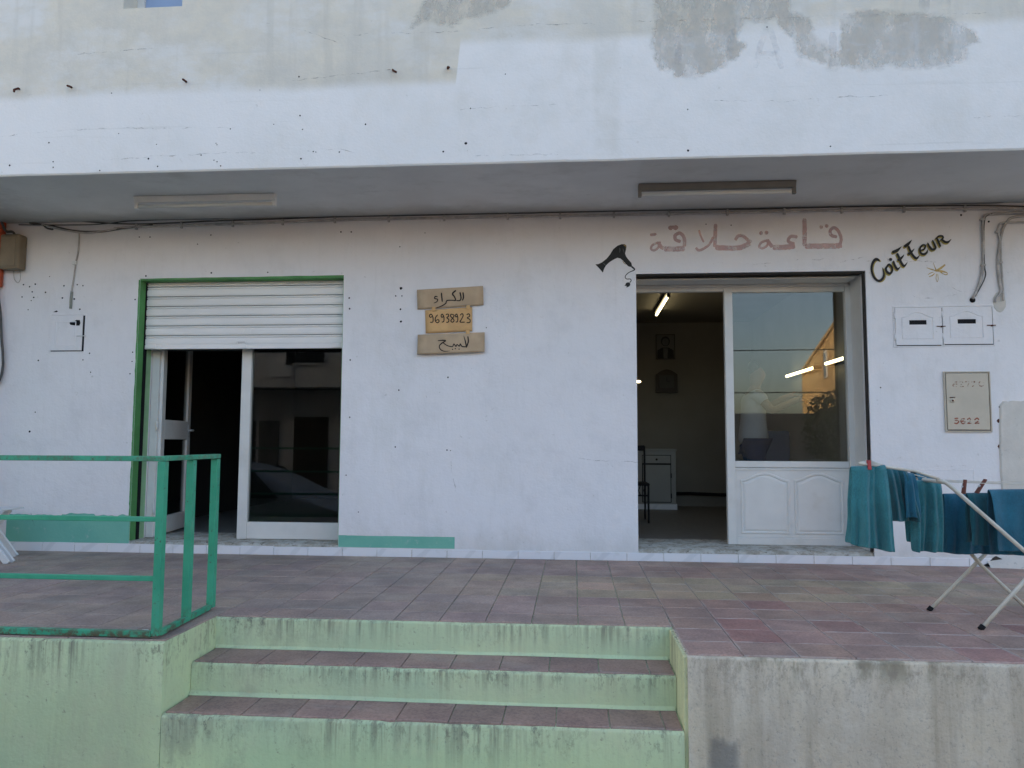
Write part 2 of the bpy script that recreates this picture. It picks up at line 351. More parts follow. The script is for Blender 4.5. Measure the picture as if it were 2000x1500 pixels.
M['photo_grey'] = simple('portrait_paper', (.19, .18, .165), .6, .3, .05, 5); M['photo_dark'] = simple('portrait_ink', (.035, .035, .035), .6, .3, .3, 20)
M['dark_dial'] = simple('dark_dial', (.07, .065, .06), .5, .3)
M['photo_mid'] = simple('portrait_grey', (.16, .155, .15), .6, .3, .2, 20)
M['tube_off'] = simple('unlit_tube_glass', (.62, .62, .60), .25, .5, .04, 3); M['fixture'] = simple('dusty_fixture', (.19, .18, .165), .55, .4, .12, 5)
M['tube_on'] = emit('lit_tube', (1, .86, .50), 2.0)
M['bulb_on'] = emit('lit_bulb', (1, .80, .46), 1.6)
M['tar'] = simple('asphalt', (.06, .058, .056), .9, .3, .25, 5, .5, 60)
M['pave'] = simple('street_pavement', (.24, .225, .20), .9, .3, .2, 3, .4, 50)
M['house_white'] = simple('whitewash', (.68, .67, .64), .9, .2, .08, 1.2, .2, 30)
M['house_ochre'] = simple('ochre_render', (.62, .40, .17), .9, .2, .1, 1.2, .2, 30)
M['garden'] = simple('grey_render', (.30, .29, .28), .9, .2, .12, 1.5, .2, 30)
M['car_paint'] = simple('silver_car_paint', (.45, .45, .46), .25, .6, .04, 2); M['car_glass'] = simple('car_glass', (.02, .022, .025), .06, .6, .05, 2)
M['rubber'] = simple('rubber', (.02, .02, .02), .8, .3); M['leaf'] = simple('leaves', (.045, .075, .025), .7, .3, .4, 9)
M['skin'] = simple('skin', (.22, .13, .09), .6, .35, .08, 8); M['hair'] = simple('dark_hair', (.02, .016, .013), .6, .3)
M['tshirt'] = simple('white_cotton', (.42, .42, .44), .9, .2, .05, 6, .3, 30); M['jeans'] = simple('blue_denim', (.015, .03, .09), .9, .2, .15, 20)
M['chrome'] = simple('brushed_metal', (.5, .5, .5), .3, .6); M['chair_blue'] = simple('blue_vinyl', (.025, .05, .13), .4, .5)
M['paper'] = simple('white_paper', (.75, .75, .74), .6, .3, .05); M['silver'] = simple('aluminium', (.55, .56, .56), .35, .6, .06, 3)
def glass(name, tint, f0=.085):
    n = NT(name); t = n.t
    lw = n.n('ShaderNodeVectorMath'); lw.operation = 'DOT_PRODUCT'; g = n.n('ShaderNodeNewGeometry')
    n.L(g.outputs['Normal'], lw.inputs[0]); n.L(g.outputs['Incoming'], lw.inputs[1])
    cs = n.op('ABSOLUTE', lw.outputs['Value']); k = n.op('POWER', n.sub(1.0, cs), 5.0)
    f = n.add(f0, n.mul(k, 1 - f0))
    tr = n.n('ShaderNodeBsdfTransparent'); tr.inputs[0].default_value = (*tint, 1)
    gl = n.n('ShaderNodeBsdfGlossy'); gl.inputs['Roughness'].default_value = .012; gl.inputs['Color'].default_value = (1, 1, 1, 1)
    mi = n.n('ShaderNodeMixShader'); n.L(f, mi.inputs[0]); n.L(tr.outputs[0], mi.inputs[1]); n.L(gl.outputs[0], mi.inputs[2]); n.L(mi.outputs[0], n.out.inputs[0])
    return n.mat
M['glass'] = glass('window_glass', (.90, .92, .91), .04)
M['glass_dark'] = glass('dark_window_glass', (.66, .68, .67), .03)

# ------------------------------------------------------------------ dimensions (metres, terrace floor = 0)
Z_ST = -0.68
Z_SOF = 2.93; Y_FAS = -1.168; Z_TOP = 9.0
XL0, XL1, ZL = -3.843, -1.990, 2.394     # left shop opening
XR0, XR1, ZR = 0.528, 2.398, 2.386       # right shop opening
ZF = 0.10                                # shop floor level
TH = 0.42                                # wall thickness
Y1, Y2, Y3 = -2.216, -2.484, -2.751      # nosings
S0, S1 = -1.975, 0.517                   # stair flanks
ZT2, ZT3, ZT4 = -0.170, -0.336, -0.60
XA, XB = -30.0, 13.0

# ------------------------------------------------------------------ ground
mb = MB(); mb.face([(-400, -400, Z_ST - .12), (400, -400, Z_ST - .12), (400, 400, Z_ST - .12), (-400, 400, Z_ST - .12)])
tag(mb.build('street', M['tar']), kind='structure')
mb = MB(); mb.box(-40, 40, -4.3, Y3 + .05, Z_ST - .12, Z_ST)
tag(mb.build('pavement', M['pave'], bevel=.02), kind='structure')
mb = MB(); mb.box(-40, 40, -14, -10.6, Z_ST - .12, Z_ST)
tag(mb.build('pavement', M['pave'], bevel=.02), kind='structure')

# terrace body: lofted along X so that its top edge wobbles like hand-laid render
def edge_body(mb, x0, x1, yf, yb, ztop, zbot, m=0, rad=.012, amp=.005, step=.05, seed=0, capl=True):
    k = max(2, int((x1 - x0) / step)); rings = []
    for i in range(k + 1):
        x = x0 + (x1 - x0) * i / k
        a = amp * sn(x * 3.1 + seed, seed) + amp * .5 * sn(x * 13 + seed, seed + 5); b = amp * .8 * sn(x * 4.3, seed + 9)
        f = amp * 1.2 * sn(x * 1.7, seed + 3.3)
        chip = max(0, sn(x * 7.7, seed + 21) - .30) * .05
        rings.append([(x, yb, ztop), (x, yf + f + rad + chip, ztop + b * .4), (x, yf + f + rad * .3 + chip * .5, ztop - rad * .3 + a * .4 - chip * .3), (x, yf + f, ztop - rad - chip), (x, yf + f * .7, ztop - (ztop - zbot) * .5), (x, yf + f * .3, zbot), (x, yb, zbot)])
    mb.loft(rings, m, True)
    if capl: mb.face(rings[0], m); mb.face(list(reversed(rings[-1])), m)
terrace = empty('terrace'); tag(terrace, kind='structure')
mb = MB(); edge_body(mb, -12, S0, Y3 - .006, .0, -.008, Z_ST, seed=1)
mb.build('left_retaining_wall', M['green_side'], terrace, True); bpy.context.view_layer.update()
mb = MB(); edge_body(mb, S1, XB, Y3 - .004, .0, -.008, Z_ST, seed=4)
mb.build('right_retaining_wall', M['concrete'], terrace, True)
mb = MB(); edge_body(mb, S0, S1, Y1, .0, -.008, Z_ST, seed=7); mb.build('top_riser', M['green_steps'], terrace, True)
for o in terrace.children:
    md = o.modifiers.new('es', 'EDGE_SPLIT'); md.split_angle = R(50)
mb = MB(); mb.box(S1 - .016, S1 + .004, Y3 + .012, Y1 + .0, Z_ST, -.012)       # painted flank of the stair
mb.build('stair_flank', green_paint('green_flank_paint', [(0.0, .35)], .0, (.68, .69, .40), (.62, .65, .38)), terrace, bevel=.004)
steps = empty('steps'); tag(steps, kind='structure')
for k, (yf, yb, zt, sd_) in enumerate(((Y2, Y1, ZT2, 11), (Y3, Y2, ZT3, 14), (Y3 - .27, Y3, ZT4, 17))):
    mb = MB(); edge_body(mb, S0 + .003, S1 - .018, yf, yb - .002, zt - .008, Z_ST, seed=sd_, rad=.016, amp=.009)
    # plaster fillet where the riser above meets the tread
    rr = []
    for i in range(51):
        x = S0 + .003 + (S1 - S0 - .03) * i / 50; h = .016 + .008 * sn(x * 3.3, sd_)
        rr.append([(x, yb + .001, zt + h), (x, yb - .006, zt + h * .4), (x, yb - .02 - .01 * sn(x * 2.1, sd_ + 2), zt + .001), (x, yb + .001, zt - .004)])
    mb.loft(rr, 0)
    o = mb.build('riser', M['green_steps'], steps, True); md = o.modifiers.new('es', 'EDGE_SPLIT'); md.split_angle = R(50)

# tiles
T = .25
def tile_mesh(w_, d_, h_=.03):
    mb = MB(); e = .0022; a, b = w_ / 2 - e, d_ / 2 - e; c = .0025
    ring = lambda x, y, z: [(-x, -y, z), (x, -y, z), (x, y, z), (-x, y, z)]
    mb.loft([ring(a, b, -h_), ring(a, b, -c), ring(a - c, b - c, 0)], 0, True); mb.face(ring(a - c, b - c, 0))
    me = bpy.data.meshes.new('tile'); me.from_pydata(mb.v, [], mb.f); me.materials.append(M['tile']); me.update(); return me
tm = {}
def get_tile(wd, dp):
    k = (round(wd, 4), round(dp, 4))
    if k not in tm: tm[k] = tile_mesh(wd, dp)
    return tm[k]
def tile_tone(x, y, z):
    g = random.uniform(.93, 1.07)
    if z > -.05:
        f = max(0, min(1, (x + 1.2) / 2.2))          # greyer to the left, redder to the right
        a = (.345, .262, .218); b = (.37, .245, .198)
        c = [a[i] * (1 - f) + b[i] * f for i in range(3)]
        if x > -1.2 and -1.51 < y < -.74:             # two rows of sandy replacement tiles
            s_ = min(1, (x + 1.2) / 1.2); t_ = (.395, .30, .21); c = [c[i] * (1 - s_) + t_[i] * s_ for i in range(3)]
            if random.random() < .12: c = [.42, .28, .20]
        elif x > .2 and y < -1.25 and random.random() < .16: c = [.36, .20, .17]
    else:
        c = [.31, .205, .17]
    return [v * g * random.uniform(.97, 1.03) for v in c] + [1]
def vis_size(x, y):
    v = Vector((x, y, 0)) - CAMP; dep = v.dot(FWD)
    u = v.dot(RGT) / dep * FPX + 1000; vv = 750 - v.dot(UPV) / dep * FPX
    if dep < .5 or u < -90 or u > 2090 or vv > 1560: return 0
    return 1 / (dep * dep) * CAM_H / dep
spots = []
rows = [(-.25 * k - .125, .25) for k in range(0, 11)]
for yc, dp in rows:
    y0, y1 = yc - dp / 2, yc + dp / 2
    i = -34
    while i < 40:
        x0 = -.2277 + .25 * i; x1 = x0 + .25; i += 1
        segs = [(x0, x1, y0, y1)]
        if y0 < Y1 - .001:
            segs = []
            if x0 < S0: segs.append((x0, min(x1, S0 - .002), y0, y1))
            if x1 > S1: segs.append((max(x0, S1 + .002), x1, y0, y1))
            if x1 > S0 and x0 < S1 and y1 > Y1 + .02: segs.append((max(x0, S0), min(x1, S1), Y1 + .012, y1))
        for (a, b, c_, d_) in segs:
            c_ = max(c_, Y3 + .018)
            if b - a < .03 or d_ - c_ < .03: continue
            spots.append((vis_size((a + b) / 2, (c_ + d_) / 2), a, b, c_, d_))
spots = [s_ for s_ in spots if s_[0] > 0]
spots.sort(reverse=True)
rest = MB()
for k, (v_, a, b, c_, d_) in enumerate(spots):
    cx, cy = (a + b) / 2, (c_ + d_) / 2; zz = random.uniform(-.0012, .0012)
    o = bpy.data.objects.new('tile', get_tile(b - a, d_ - c_)) if k < 296 else None
    if o:
        COL.objects.link(o); o.location = (cx, cy, zz); o.rotation_euler = (random.uniform(-.002, .002), random.uniform(-.002, .002), random.uniform(-.003, .003))
        o.color = tile_tone(cx, cy, 0); o.parent = terrace
    else:
        e = .0022; rest.box(a + e, b - e, c_ + e, d_ - e, -.03, zz)
if rest.v:
    o = rest.build('farther_tiles', M['tile'], terrace); o['kind'] = 'stuff'; o.color = (.345, .262, .218, 1)
for zt, yf, yb in ((ZT2, Y2, Y1), (ZT3, Y3, Y2)):
    x = S0 + .01; off = .09 if zt == ZT2 else .13; first = True
    while x < S1 - .05:
        x2 = min(x + (off if first else .25), S1 - .022); first = False
        y0, y1 = yf + .013, yb - .006
        o = bpy.data.objects.new('tile', get_tile(x2 - x, y1 - y0)); COL.objects.link(o)
        o.location = ((x + x2) / 2, (y0 + y1) / 2, zt + random.uniform(-.001, .0008)); o.color = tile_tone(x, y0, zt); o.parent = steps
        x = x2

# ------------------------------------------------------------------ shop building
bld = empty('shop_building', (0, 0, 0))
tag(bld, 'white painted building with two ground floor shops under an overhanging upper storey', 'building')
mb = MB()
mb.box(XA, XL0, 0, TH, -.2, Z_SOF + .02); mb.box(XL1, XR0, 0, TH, -.2, Z_SOF + .02); mb.box(XR1, XB, 0, TH, -.2, Z_SOF + .02)
mb.box(XL0, XL1, 0, TH, ZL, Z_SOF + .02); mb.box(XR0, XR1, 0, TH, ZR, Z_SOF + .02)
mb.box(XL0, XL1, .012, TH, -.2, .055); mb.box(XR0, XR1, .012, TH, -.2, .055)
wall = mb.build('wall', M['wall'], bld)
# upper storey: bottom arris wobbles, window opening at the top left
WX0, WX1, WZ0, WZ1 = -3.36, -2.90, 4.195, 5.3
def wob(x, s=0): return .004 * sn(x * 2.3, s) + .0025 * sn(x * 11, s + 4) - max(0, sn(x * 9, s + 8) - .4) * .02
mb = MB(); xs = [XA] + [-8 + 16 * i / 500 for i in range(501)] + [XB]; rings = []
for x in xs:
    b = wob(x)
    rings.append([(x, Y_FAS, 4.0), (x, Y_FAS - .002, 3.2), (x, Y_FAS, Z_SOF + .012 - b), (x, Y_FAS + .008, Z_SOF - b * .6), (x, Y_FAS + .05, Z_SOF), (x, 0.05, Z_SOF)])
mb.loft(rings, mf=lambda i, k: 0 if k < 3 else 1)
for (a, b, c_, d_) in ((XA, WX0, 4.0, Z_TOP), (WX1, XB, 4.0, Z_TOP), (WX0, WX1, 4.0, WZ0), (WX0, WX1, WZ1, Z_TOP)):
    mb.face([(a, Y_FAS, c_), (b, Y_FAS, c_), (b, Y_FAS, d_), (a, Y_FAS, d_)])
y2 = Y_FAS + .22
mb.face([(WX0, Y_FAS, WZ0), (WX1, Y_FAS, WZ0), (WX1, y2, WZ0 + .01), (WX0, y2, WZ0 + .01)])
mb.face([(WX0, Y_FAS, WZ0), (WX0, y2, WZ0), (WX0, y2, WZ1), (WX0, Y_FAS, WZ1)]); mb.face([(WX1, Y_FAS, WZ0), (WX1, y2, WZ0), (WX1, y2, WZ1), (WX1, Y_FAS, WZ1)])
mb.face([(WX0, Y_FAS, WZ1), (WX1, Y_FAS, WZ1), (WX1, y2, WZ1), (WX0, y2, WZ1)])
mb.face([(XA, Y_FAS, Z_SOF), (XA, 10, Z_SOF), (XA, 10, Z_TOP), (XA, Y_FAS, Z_TOP)]); mb.face([(XB, Y_FAS, Z_SOF), (XB, 10, Z_SOF), (XB, 10, Z_TOP), (XB, Y_FAS, Z_TOP)])
mb.face([(XA, Y_FAS, Z_TOP), (XB, Y_FAS, Z_TOP), (XB, 10, Z_TOP), (XA, 10, Z_TOP)]); mb.face([(XA, 10, Z_ST), (XB, 10, Z_ST), (XB, 10, Z_TOP), (XA, 10, Z_TOP)])
mb.face([(XA, .0, Z_ST), (XA, 10, Z_ST), (XA, 10, Z_SOF), (XA, .0, Z_SOF)]); mb.face([(XB, .0, Z_ST), (XB, 10, Z_ST), (XB, 10, Z_SOF), (XB, .0, Z_SOF)])
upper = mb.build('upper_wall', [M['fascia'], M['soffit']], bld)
mb = MB(); mb.box(WX0, WX0 + .06, y2 - .05, y2, WZ0 + .01, WZ1); mb.box(WX1 - .06, WX1, y2 - .05, y2, WZ0 + .01, WZ1); mb.box(WX0 + .06, WX1 - .06, y2 - .05, y2, WZ0 + .01, WZ0 + .05); mb.box(WX0 + .06, WX1 - .06, y2 - .05, y2, WZ1 - .06, WZ1)
win = mb.build('window', M['frame'], bld, bevel=.004)
mb = MB(); mb.box(WX0 + .06, WX1 - .06, y2 - .03, y2 - .02, WZ0 + .05, WZ1 - .06); mb.build('pane', M['blue_pane'], win)

# strokes of paint on a plane: list of (px, py, width) in crop units
def catmull(pts, sub=6):
    P = [pts[0]] + list(pts) + [pts[-1]]; out = []
    for i in range(1, len(P) - 2):
        for k in range(sub):
            t = k / sub; a, b, c, d = P[i - 1], P[i], P[i + 1], P[i + 2]
            out.append(tuple(.5 * (2 * b[j] + (c[j] - a[j]) * t + (2 * a[j] - 5 * b[j] + 4 * c[j] - d[j]) * t * t + (3 * b[j] - a[j] - 3 * c[j] + d[j]) * t ** 3) for j in range(3)))
    out.append(pts[-1]); return out
class Ink:
    def __init__(s, ox, oy, sc, Y=0.0, base=.0015, dY=None):
        s.o = (ox, oy, sc); s.Y = Y; s.lev = base; s.mb = MB(); s.dY = dY
    def P(s, x, y):
        ox, oy, sc = s.o; Y = s.Y
        q = W(ox + x / sc, oy + y / sc, Y)
        if s.dY: q = s.dY(q)
        return Vector((q.x, q.y - s.lev, q.z))
    def stroke(s, pts, w=None, sub=6, rough=.04, m=0, dx=0, dy=0):
        pts = [(p[0] + dx, p[1] + dy, p[2] if len(p) > 2 else w) for p in pts]
        q = catmull(pts, sub) if len(pts) > 2 else [tuple(pts[0][j] + (pts[1][j] - pts[0][j]) * i / 6 for j in range(3)) for i in range(7)]
        L, Rr = [], []
        for i, p in enumerate(q):
            a, b = q[max(0, i - 1)], q[min(len(q) - 1, i + 1)]
            tx, ty = b[0] - a[0], b[1] - a[1]; l = math.hypot(tx, ty) or 1; nx, ny = -ty / l, tx / l
            h = p[2] / 2; e = (i == 0 or i == len(q) - 1)
            if e: h *= .6
            h1 = h * (1 + rough * random.uniform(-2, 2)); h2 = h * (1 + rough * random.uniform(-2, 2))
            L.append((p[0] + nx * h1, p[1] + ny * h1)); Rr.append((p[0] - nx * h2, p[1] - ny * h2))
        s.mb.loft([[s.P(*a), s.P(*b)] for a, b in zip(L, Rr)], m); s.lev += .00025
    def disc(s, x, y, r, r2=None, m=0, nn=12):
        r2 = r2 or r
        s.mb.face([s.P(x + math.cos(6.2832 * i / nn) * r * random.uniform(.9, 1.08), y + math.sin(6.2832 * i / nn) * r2 * random.uniform(.9, 1.08)) for i in range(nn)], m); s.lev += .00025
    def poly(s, pts, m=0): s.mb.face([s.P(*p) for p in pts], m); s.lev += .00025
    def build(s, name, mats, parent): return s.mb.build(name, mats, parent, fix=False)

# pink painted shop word in Arabic over the right door
k = Ink(1240, 400, 4.762)
for pts, wd in (([(1880, 300), (1828, 285), (1815, 245), (1850, 213), (1895, 250), (1918, 320), (1905, 372)], 30), ([(1925, 375), (1860, 384), (1700, 384), (1580, 386)], 50), ([(1576, 125), (1578, 250), (1578, 385)], 40),
    ([(1512, 302), (1455, 293), (1425, 325), (1440, 352), (1485, 362)], 30), ([(1490, 385), (1400, 395), (1280, 398)], 48), ([(1280, 392), (1250, 360), (1228, 325)], 36), ([(1235, 330), (1175, 352), (1157, 392), (1190, 404), (1228, 380), (1240, 350)], 22),
    ([(932, 330), (960, 292), (1005, 292), (1050, 328), (1085, 350)], 30), ([(1070, 358), (1000, 392), (900, 404), (745, 398)], 48), ([(750, 178), (746, 280), (742, 395)], 34), ([(728, 300), (695, 365), (640, 408), (595, 424), (565, 400)], 24), ([(595, 235), (610, 285), (640, 350)], 18),
    ([(425, 345), (378, 325), (375, 285), (420, 265), (458, 310), (460, 390)], 32), ([(462, 408), (380, 412), (270, 412)], 48), ([(270, 408), (235, 385), (220, 345)], 36), ([(225, 350), (165, 375), (150, 412), (180, 424), (215, 400), (228, 365)], 22), ([(140, 280), (200, 274)], 26), ([(318, 222), (350, 210), (398, 212)], 30)):
    k.stroke(pts, wd, rough=.05)
for x, y, r in ((1730, 210, 18), (1782, 198, 18), (1172, 266, 19), (1222, 262, 19), (330, 218, 22), (378, 215, 24)): k.disc(x, y, r)
o = k.build('painted_arabic_lettering', M['pink'], wall); o['label'] = 'faded pink painted Arabic words above the right shop door'; o['kind'] = 'stuff'

COIF = [[(375, 705, 20), (335, 672, 48), (290, 672, 55), (238, 740, 50), (216, 850, 44), (245, 980, 44), (310, 1068, 44), (380, 1085, 48), (440, 1030, 48), (458, 950, 36), (425, 825, 8)],
    [(530, 795, 40), (498, 845, 44), (512, 905, 46), (572, 945, 46), (620, 890, 42), (608, 815, 42), (560, 768, 42), (522, 800, 36)],
    [(638, 700, 42), (672, 790, 45), (722, 860, 44), (782, 810, 8)],
    [(618, 535, 56), (720, 490, 54), (802, 418, 8)], [(712, 550, 46), (760, 650, 46), (800, 740, 46), (852, 800, 44), (916, 725, 8)], [(726, 692, 46), (800, 640, 44), (852, 575, 8)],
    [(848, 425, 48), (930, 370, 56), (1002, 288, 8)], [(932, 410, 44), (970, 500, 45), (1020, 590, 45), (1090, 650, 48), (1155, 588, 8)], [(928, 567, 50), (990, 530, 44), (1052, 460, 8)],
    [(1180, 492, 26), (1240, 470, 34), (1265, 405, 34), (1215, 390, 34), (1162, 450, 38), (1172, 540, 42), (1230, 570, 44), (1290, 540, 38), (1312, 475, 8)],
    [(1305, 345, 20), (1350, 430, 45), (1402, 478, 45), (1462, 450, 42), (1442, 380, 38), (1402, 292, 22)],
    [(1490, 262, 40), (1525, 340, 42), (1560, 425, 34)], [(1455, 278, 16), (1520, 222, 34), (1590, 216, 36), (1608, 255, 34), (1555, 302, 26)], [(1585, 280, 34), (1650, 332, 46), (1712, 330, 38), (1768, 275, 8)]]
k = Ink(1680, 440, 10)
for i, s_ in enumerate(COIF): k.stroke(s_, dx=24 if i == 0 else -12, dy=8 if i == 0 else 22, rough=.02)
k.build('ochre_letter_shading', M['ochre_paint'], wall)
k = Ink(1680, 440, 10, base=.0065)
for s_ in COIF: k.stroke(s_, rough=.02)
k.disc(585, 672, 33)
k.build('painted_sign_lettering', M['black_paint'], wall)['label'] = 'black hand painted word Coiffeur slanting up beside the right door'
k = Ink(1680, 440, 10)
for s_ in ([(1295, 828, 10), (1400, 865, 22), (1510, 895, 34)], [(1425, 728, 6), (1450, 800, 14), (1485, 885, 26)], [(1660, 768, 30), (1570, 840, 40), (1470, 895, 36)], [(1490, 890, 30), (1600, 900, 36), (1700, 930, 16)], [(1700, 930, 14), (1690, 965, 18), (1630, 955, 20), (1560, 910, 26)], [(1450, 940, 16), (1400, 985, 22), (1340, 1005, 12)], [(1430, 915, 10), (1360, 940, 16), (1320, 970, 10)], [(1490, 950, 14), (1480, 1040, 12), (1500, 1105, 12), (1520, 1050, 12), (1510, 950, 12)]):
    k.stroke(s_, rough=.05)
k.build('painted_star', M['ochre_faded'], wall)
# hair dryer painted left of the right door
k = Ink(1150, 460, 12.5)
k.poly([(160, 705), (240, 695), (330, 650), (440, 560), (520, 460), (600, 330), (700, 250), (800, 213), (880, 213), (915, 260), (910, 340), (885, 440), (910, 510), (960, 580), (1040, 670), (1055, 740), (1020, 770), (960, 750), (900, 690), (840, 620), (770, 560), (700, 545), (620, 580), (500, 655), (420, 730), (370, 820), (345, 908), (255, 805)])
k.stroke([(1040, 755, 44), (1110, 815, 36), (1100, 850, 24), (985, 900, 20), (905, 970, 20), (890, 1030, 20), (930, 1063, 20), (1008, 1063, 20), (1035, 1100, 20), (1000, 1150, 22)], rough=.01)
k.disc(955, 1197, 58); k.stroke([(910, 1195), (880, 1232)], 22); k.stroke([(945, 1240), (922, 1270)], 22)
k.stroke([(850, 232, 30), (895, 250, 40), (908, 320, 14)], m=1); k.stroke([(828, 620, 14), (855, 670, 16), (905, 708, 14)], m=1)
k.stroke([(745, 300, 14), (760, 350, 26), (750, 420, 8)], m=2); k.stroke([(830, 320, 10), (850, 380, 22), (860, 430, 8)], m=2); k.stroke([(345, 670, 12), (400, 720, 26)], m=2)
k.build('painted_hair_dryer', [M['black_paint'], M['ochre_faded'], simple('grey_highlight', (.10, .10, .10), .7)], wall)['label'] = 'black hair dryer painted on the wall left of the right door'

# fascia: scraped patches, cracks, ghost letters, rusty stubs
k = Ink(1250, 0, 2.857, Y_FAS)
def ragged(pts, amp=7, n_=4):
    o = []
    for i, p in enumerate(pts):
        q = pts[(i + 1) % len(pts)]
        for j in range(n_):
            t = j / n_; o.append((p[0] + (q[0] - p[0]) * t + random.uniform(-amp, amp), p[1] + (q[1] - p[1]) * t + random.uniform(-amp, amp)))
    return o
import numpy as np
def tri_patch(k, pts, mat, name, res=2.2):
    """sheet of old plaster: signed distance to the traced outline is stored per vertex, the shader frays its edge"""
    P = np.array(pts, float); sc = k.o[2]
    x0, y0 = P.min(0) - 14 * sc / 2; x1, y1 = P.max(0) + 14 * sc / 2; y0 = max(y0, -60)
    st_ = res * sc; nx_ = int((x1 - x0) / st_) + 1; ny_ = int((y1 - y0) / st_) + 1
    gx_, gy_ = np.meshgrid(x0 + st_ * np.arange(nx_), y0 + st_ * np.arange(ny_)); q = np.stack([gx_.ravel(), gy_.ravel()], 1)
    d = np.full(len(q), 1e9); ins = np.zeros(len(q), bool)
    for a, b in zip(P, np.roll(P, -1, 0)):
        ab = b - a; t = np.clip(((q - a) @ ab) / (ab @ ab + 1e-9), 0, 1); d = np.minimum(d, np.hypot(*(q - a - t[:, None] * ab).T))
        c1 = (a[1] > q[:, 1]) != (b[1] > q[:, 1]); xi = a[0] + (q[:, 1] - a[1]) * ab[0] / (ab[1] if abs(ab[1]) > 1e-9 else 1e-9); ins ^= c1 & (q[:, 0] < xi)
    sd_ = np.where(ins, d, -d) / sc / 20 + .5
    mb = MB(); mb.loft([[k.P(float(q[j * nx_ + i][0]), float(q[j * nx_ + i][1])) for i in range(nx_)] for j in range(ny_)])
    o = mb.build(name, mat, upper, fix=False)
    at_ = o.data.attributes.new('depth', 'FLOAT', 'POINT'); at_.data.foreach_set('value', sd_.astype('f')); return o
tri_patch(k, [(75, -200), (80, 130), (60, 240), (80, 310), (105, 400), (180, 390), (195, 430), (250, 440), (370, 415), (460, 380), (560, 320), (590, 240), (545, 230), (550, 180), (600, 120), (700, 125), (760, 100), (800, 180), (850, 230), (870, 300), (1000, 345), (1060, 390), (1160, 370), (1250, 400), (1360, 390), (1370, 365), (1480, 385), (1600, 385), (1740, 365), (1820, 330), (1830, 270), (1895, 235), (1870, 170), (1700, 90), (1400, 60), (1200, 40), (1150, 110), (1120, 120), (1110, 290), (1040, 250), (980, 180), (940, 100), (840, 60), (820, -200)], M['plaster'], 'scraped_patch')
k2 = Ink(650, 0, 3.077, Y_FAS, .0015)
tri_patch(k2, [(470, 170), (560, 130), (640, 150), (720, 160), (800, 120), (900, 100), (1050, 40), (1120, -150), (640, -150), (520, 60)], M['plaster'], 'scraped_patch')
k = Ink(1250, 0, 2.857, Y_FAS, .004)
for s_, wd in (([(640, 380), (690, 200), (730, 180), (790, 385)], 34), ([(660, 300), (760, 300)], 26), ([(210, 360), (215, 190)], 40), ([(500, 330), (510, 190), (540, 180)], 36), ([(880, 385), (885, 200)], 44), ([(1070, 385), (1075, 180)], 44), ([(215, 200), (300, 190)], 30), ([(1130, 90), (1230, 85), (1330, 80)], 30), ([(1700, 60), (1705, -60)], 60), ([(1580, 70), (1590, -60)], 60)):
    k.stroke(s_, wd, rough=.06)
o = k.build('ghost_lettering', M['ghost'], upper); o['label'] = 'barely visible ghost of scraped off lettering'; o['kind'] = 'stuff'
k = Ink(0, 0, 1, Y_FAS, .0045)
def crack(k, pts, wd=1.1, j=1.6):
    q = []
    for i in range(len(pts) - 1):
        a, b = pts[i], pts[i + 1]; nn = max(3, int(math.hypot(b[0] - a[0], b[1] - a[1]) / 9))
        for t in range(nn): q.append((a[0] + (b[0] - a[0]) * t / nn + random.uniform(-j, j), a[1] + (b[1] - a[1]) * t / nn + random.uniform(-j, j), wd * random.uniform(.4, 1.5)))
    q.append((*pts[-1], wd * .5)); k.stroke(q, sub=2, rough=.2)
for p in ([(1190, 47), (1260, 42), (1420, 38), (1500, 36), (1620, 32), (1760, 29), (2000, 24)], [(900, 214), (960, 210), (1050, 206), (1090, 205)], [(1380, 198), (1440, 197), (1530, 199), (1560, 196), (1640, 190), (1740, 187)], [(0, 268), (80, 258), (240, 250), (330, 252), (460, 249)], [(200, 312), (320, 305), (460, 298), (520, 299)], [(670, 70), (760, 66), (900, 62), (1040, 48), (1170, 47)], [(920, 305), (1000, 303), (1130, 302)], [(600, 295), (660, 290), (700, 300)], [(1900, 230), (2000, 226)], [(520, 45), (545, 50), (600, 62), (660, 85)], [(140, 108), (240, 100), (340, 92)], [(560, 160), (780, 135)]): crack(k, p)
k.build('cracks', M['crack'], upper)['kind'] = 'stuff'
for p in ([(38, 174), (36, 180), (41, 186)], [(768, 138), (771, 143), (778, 149)], [(875, 134), (877, 136), (880, 140)], [(140, 171), (142, 173), (144, 175)], [(364, 160), (365, 161), (367, 163)]):
    a = W(*p[0], Y_FAS); b = W(*p[1], Y_FAS); c_ = W(*p[2], Y_FAS)
    MB().tube([a + Vector((0, .03, 0)), a + Vector((0, -.012, 0)), b + Vector((0, -.045, -.003)), c_ + Vector((0, -.07, -.004))], .008, 8).build('steel_stub', M['rust'], upper, True)
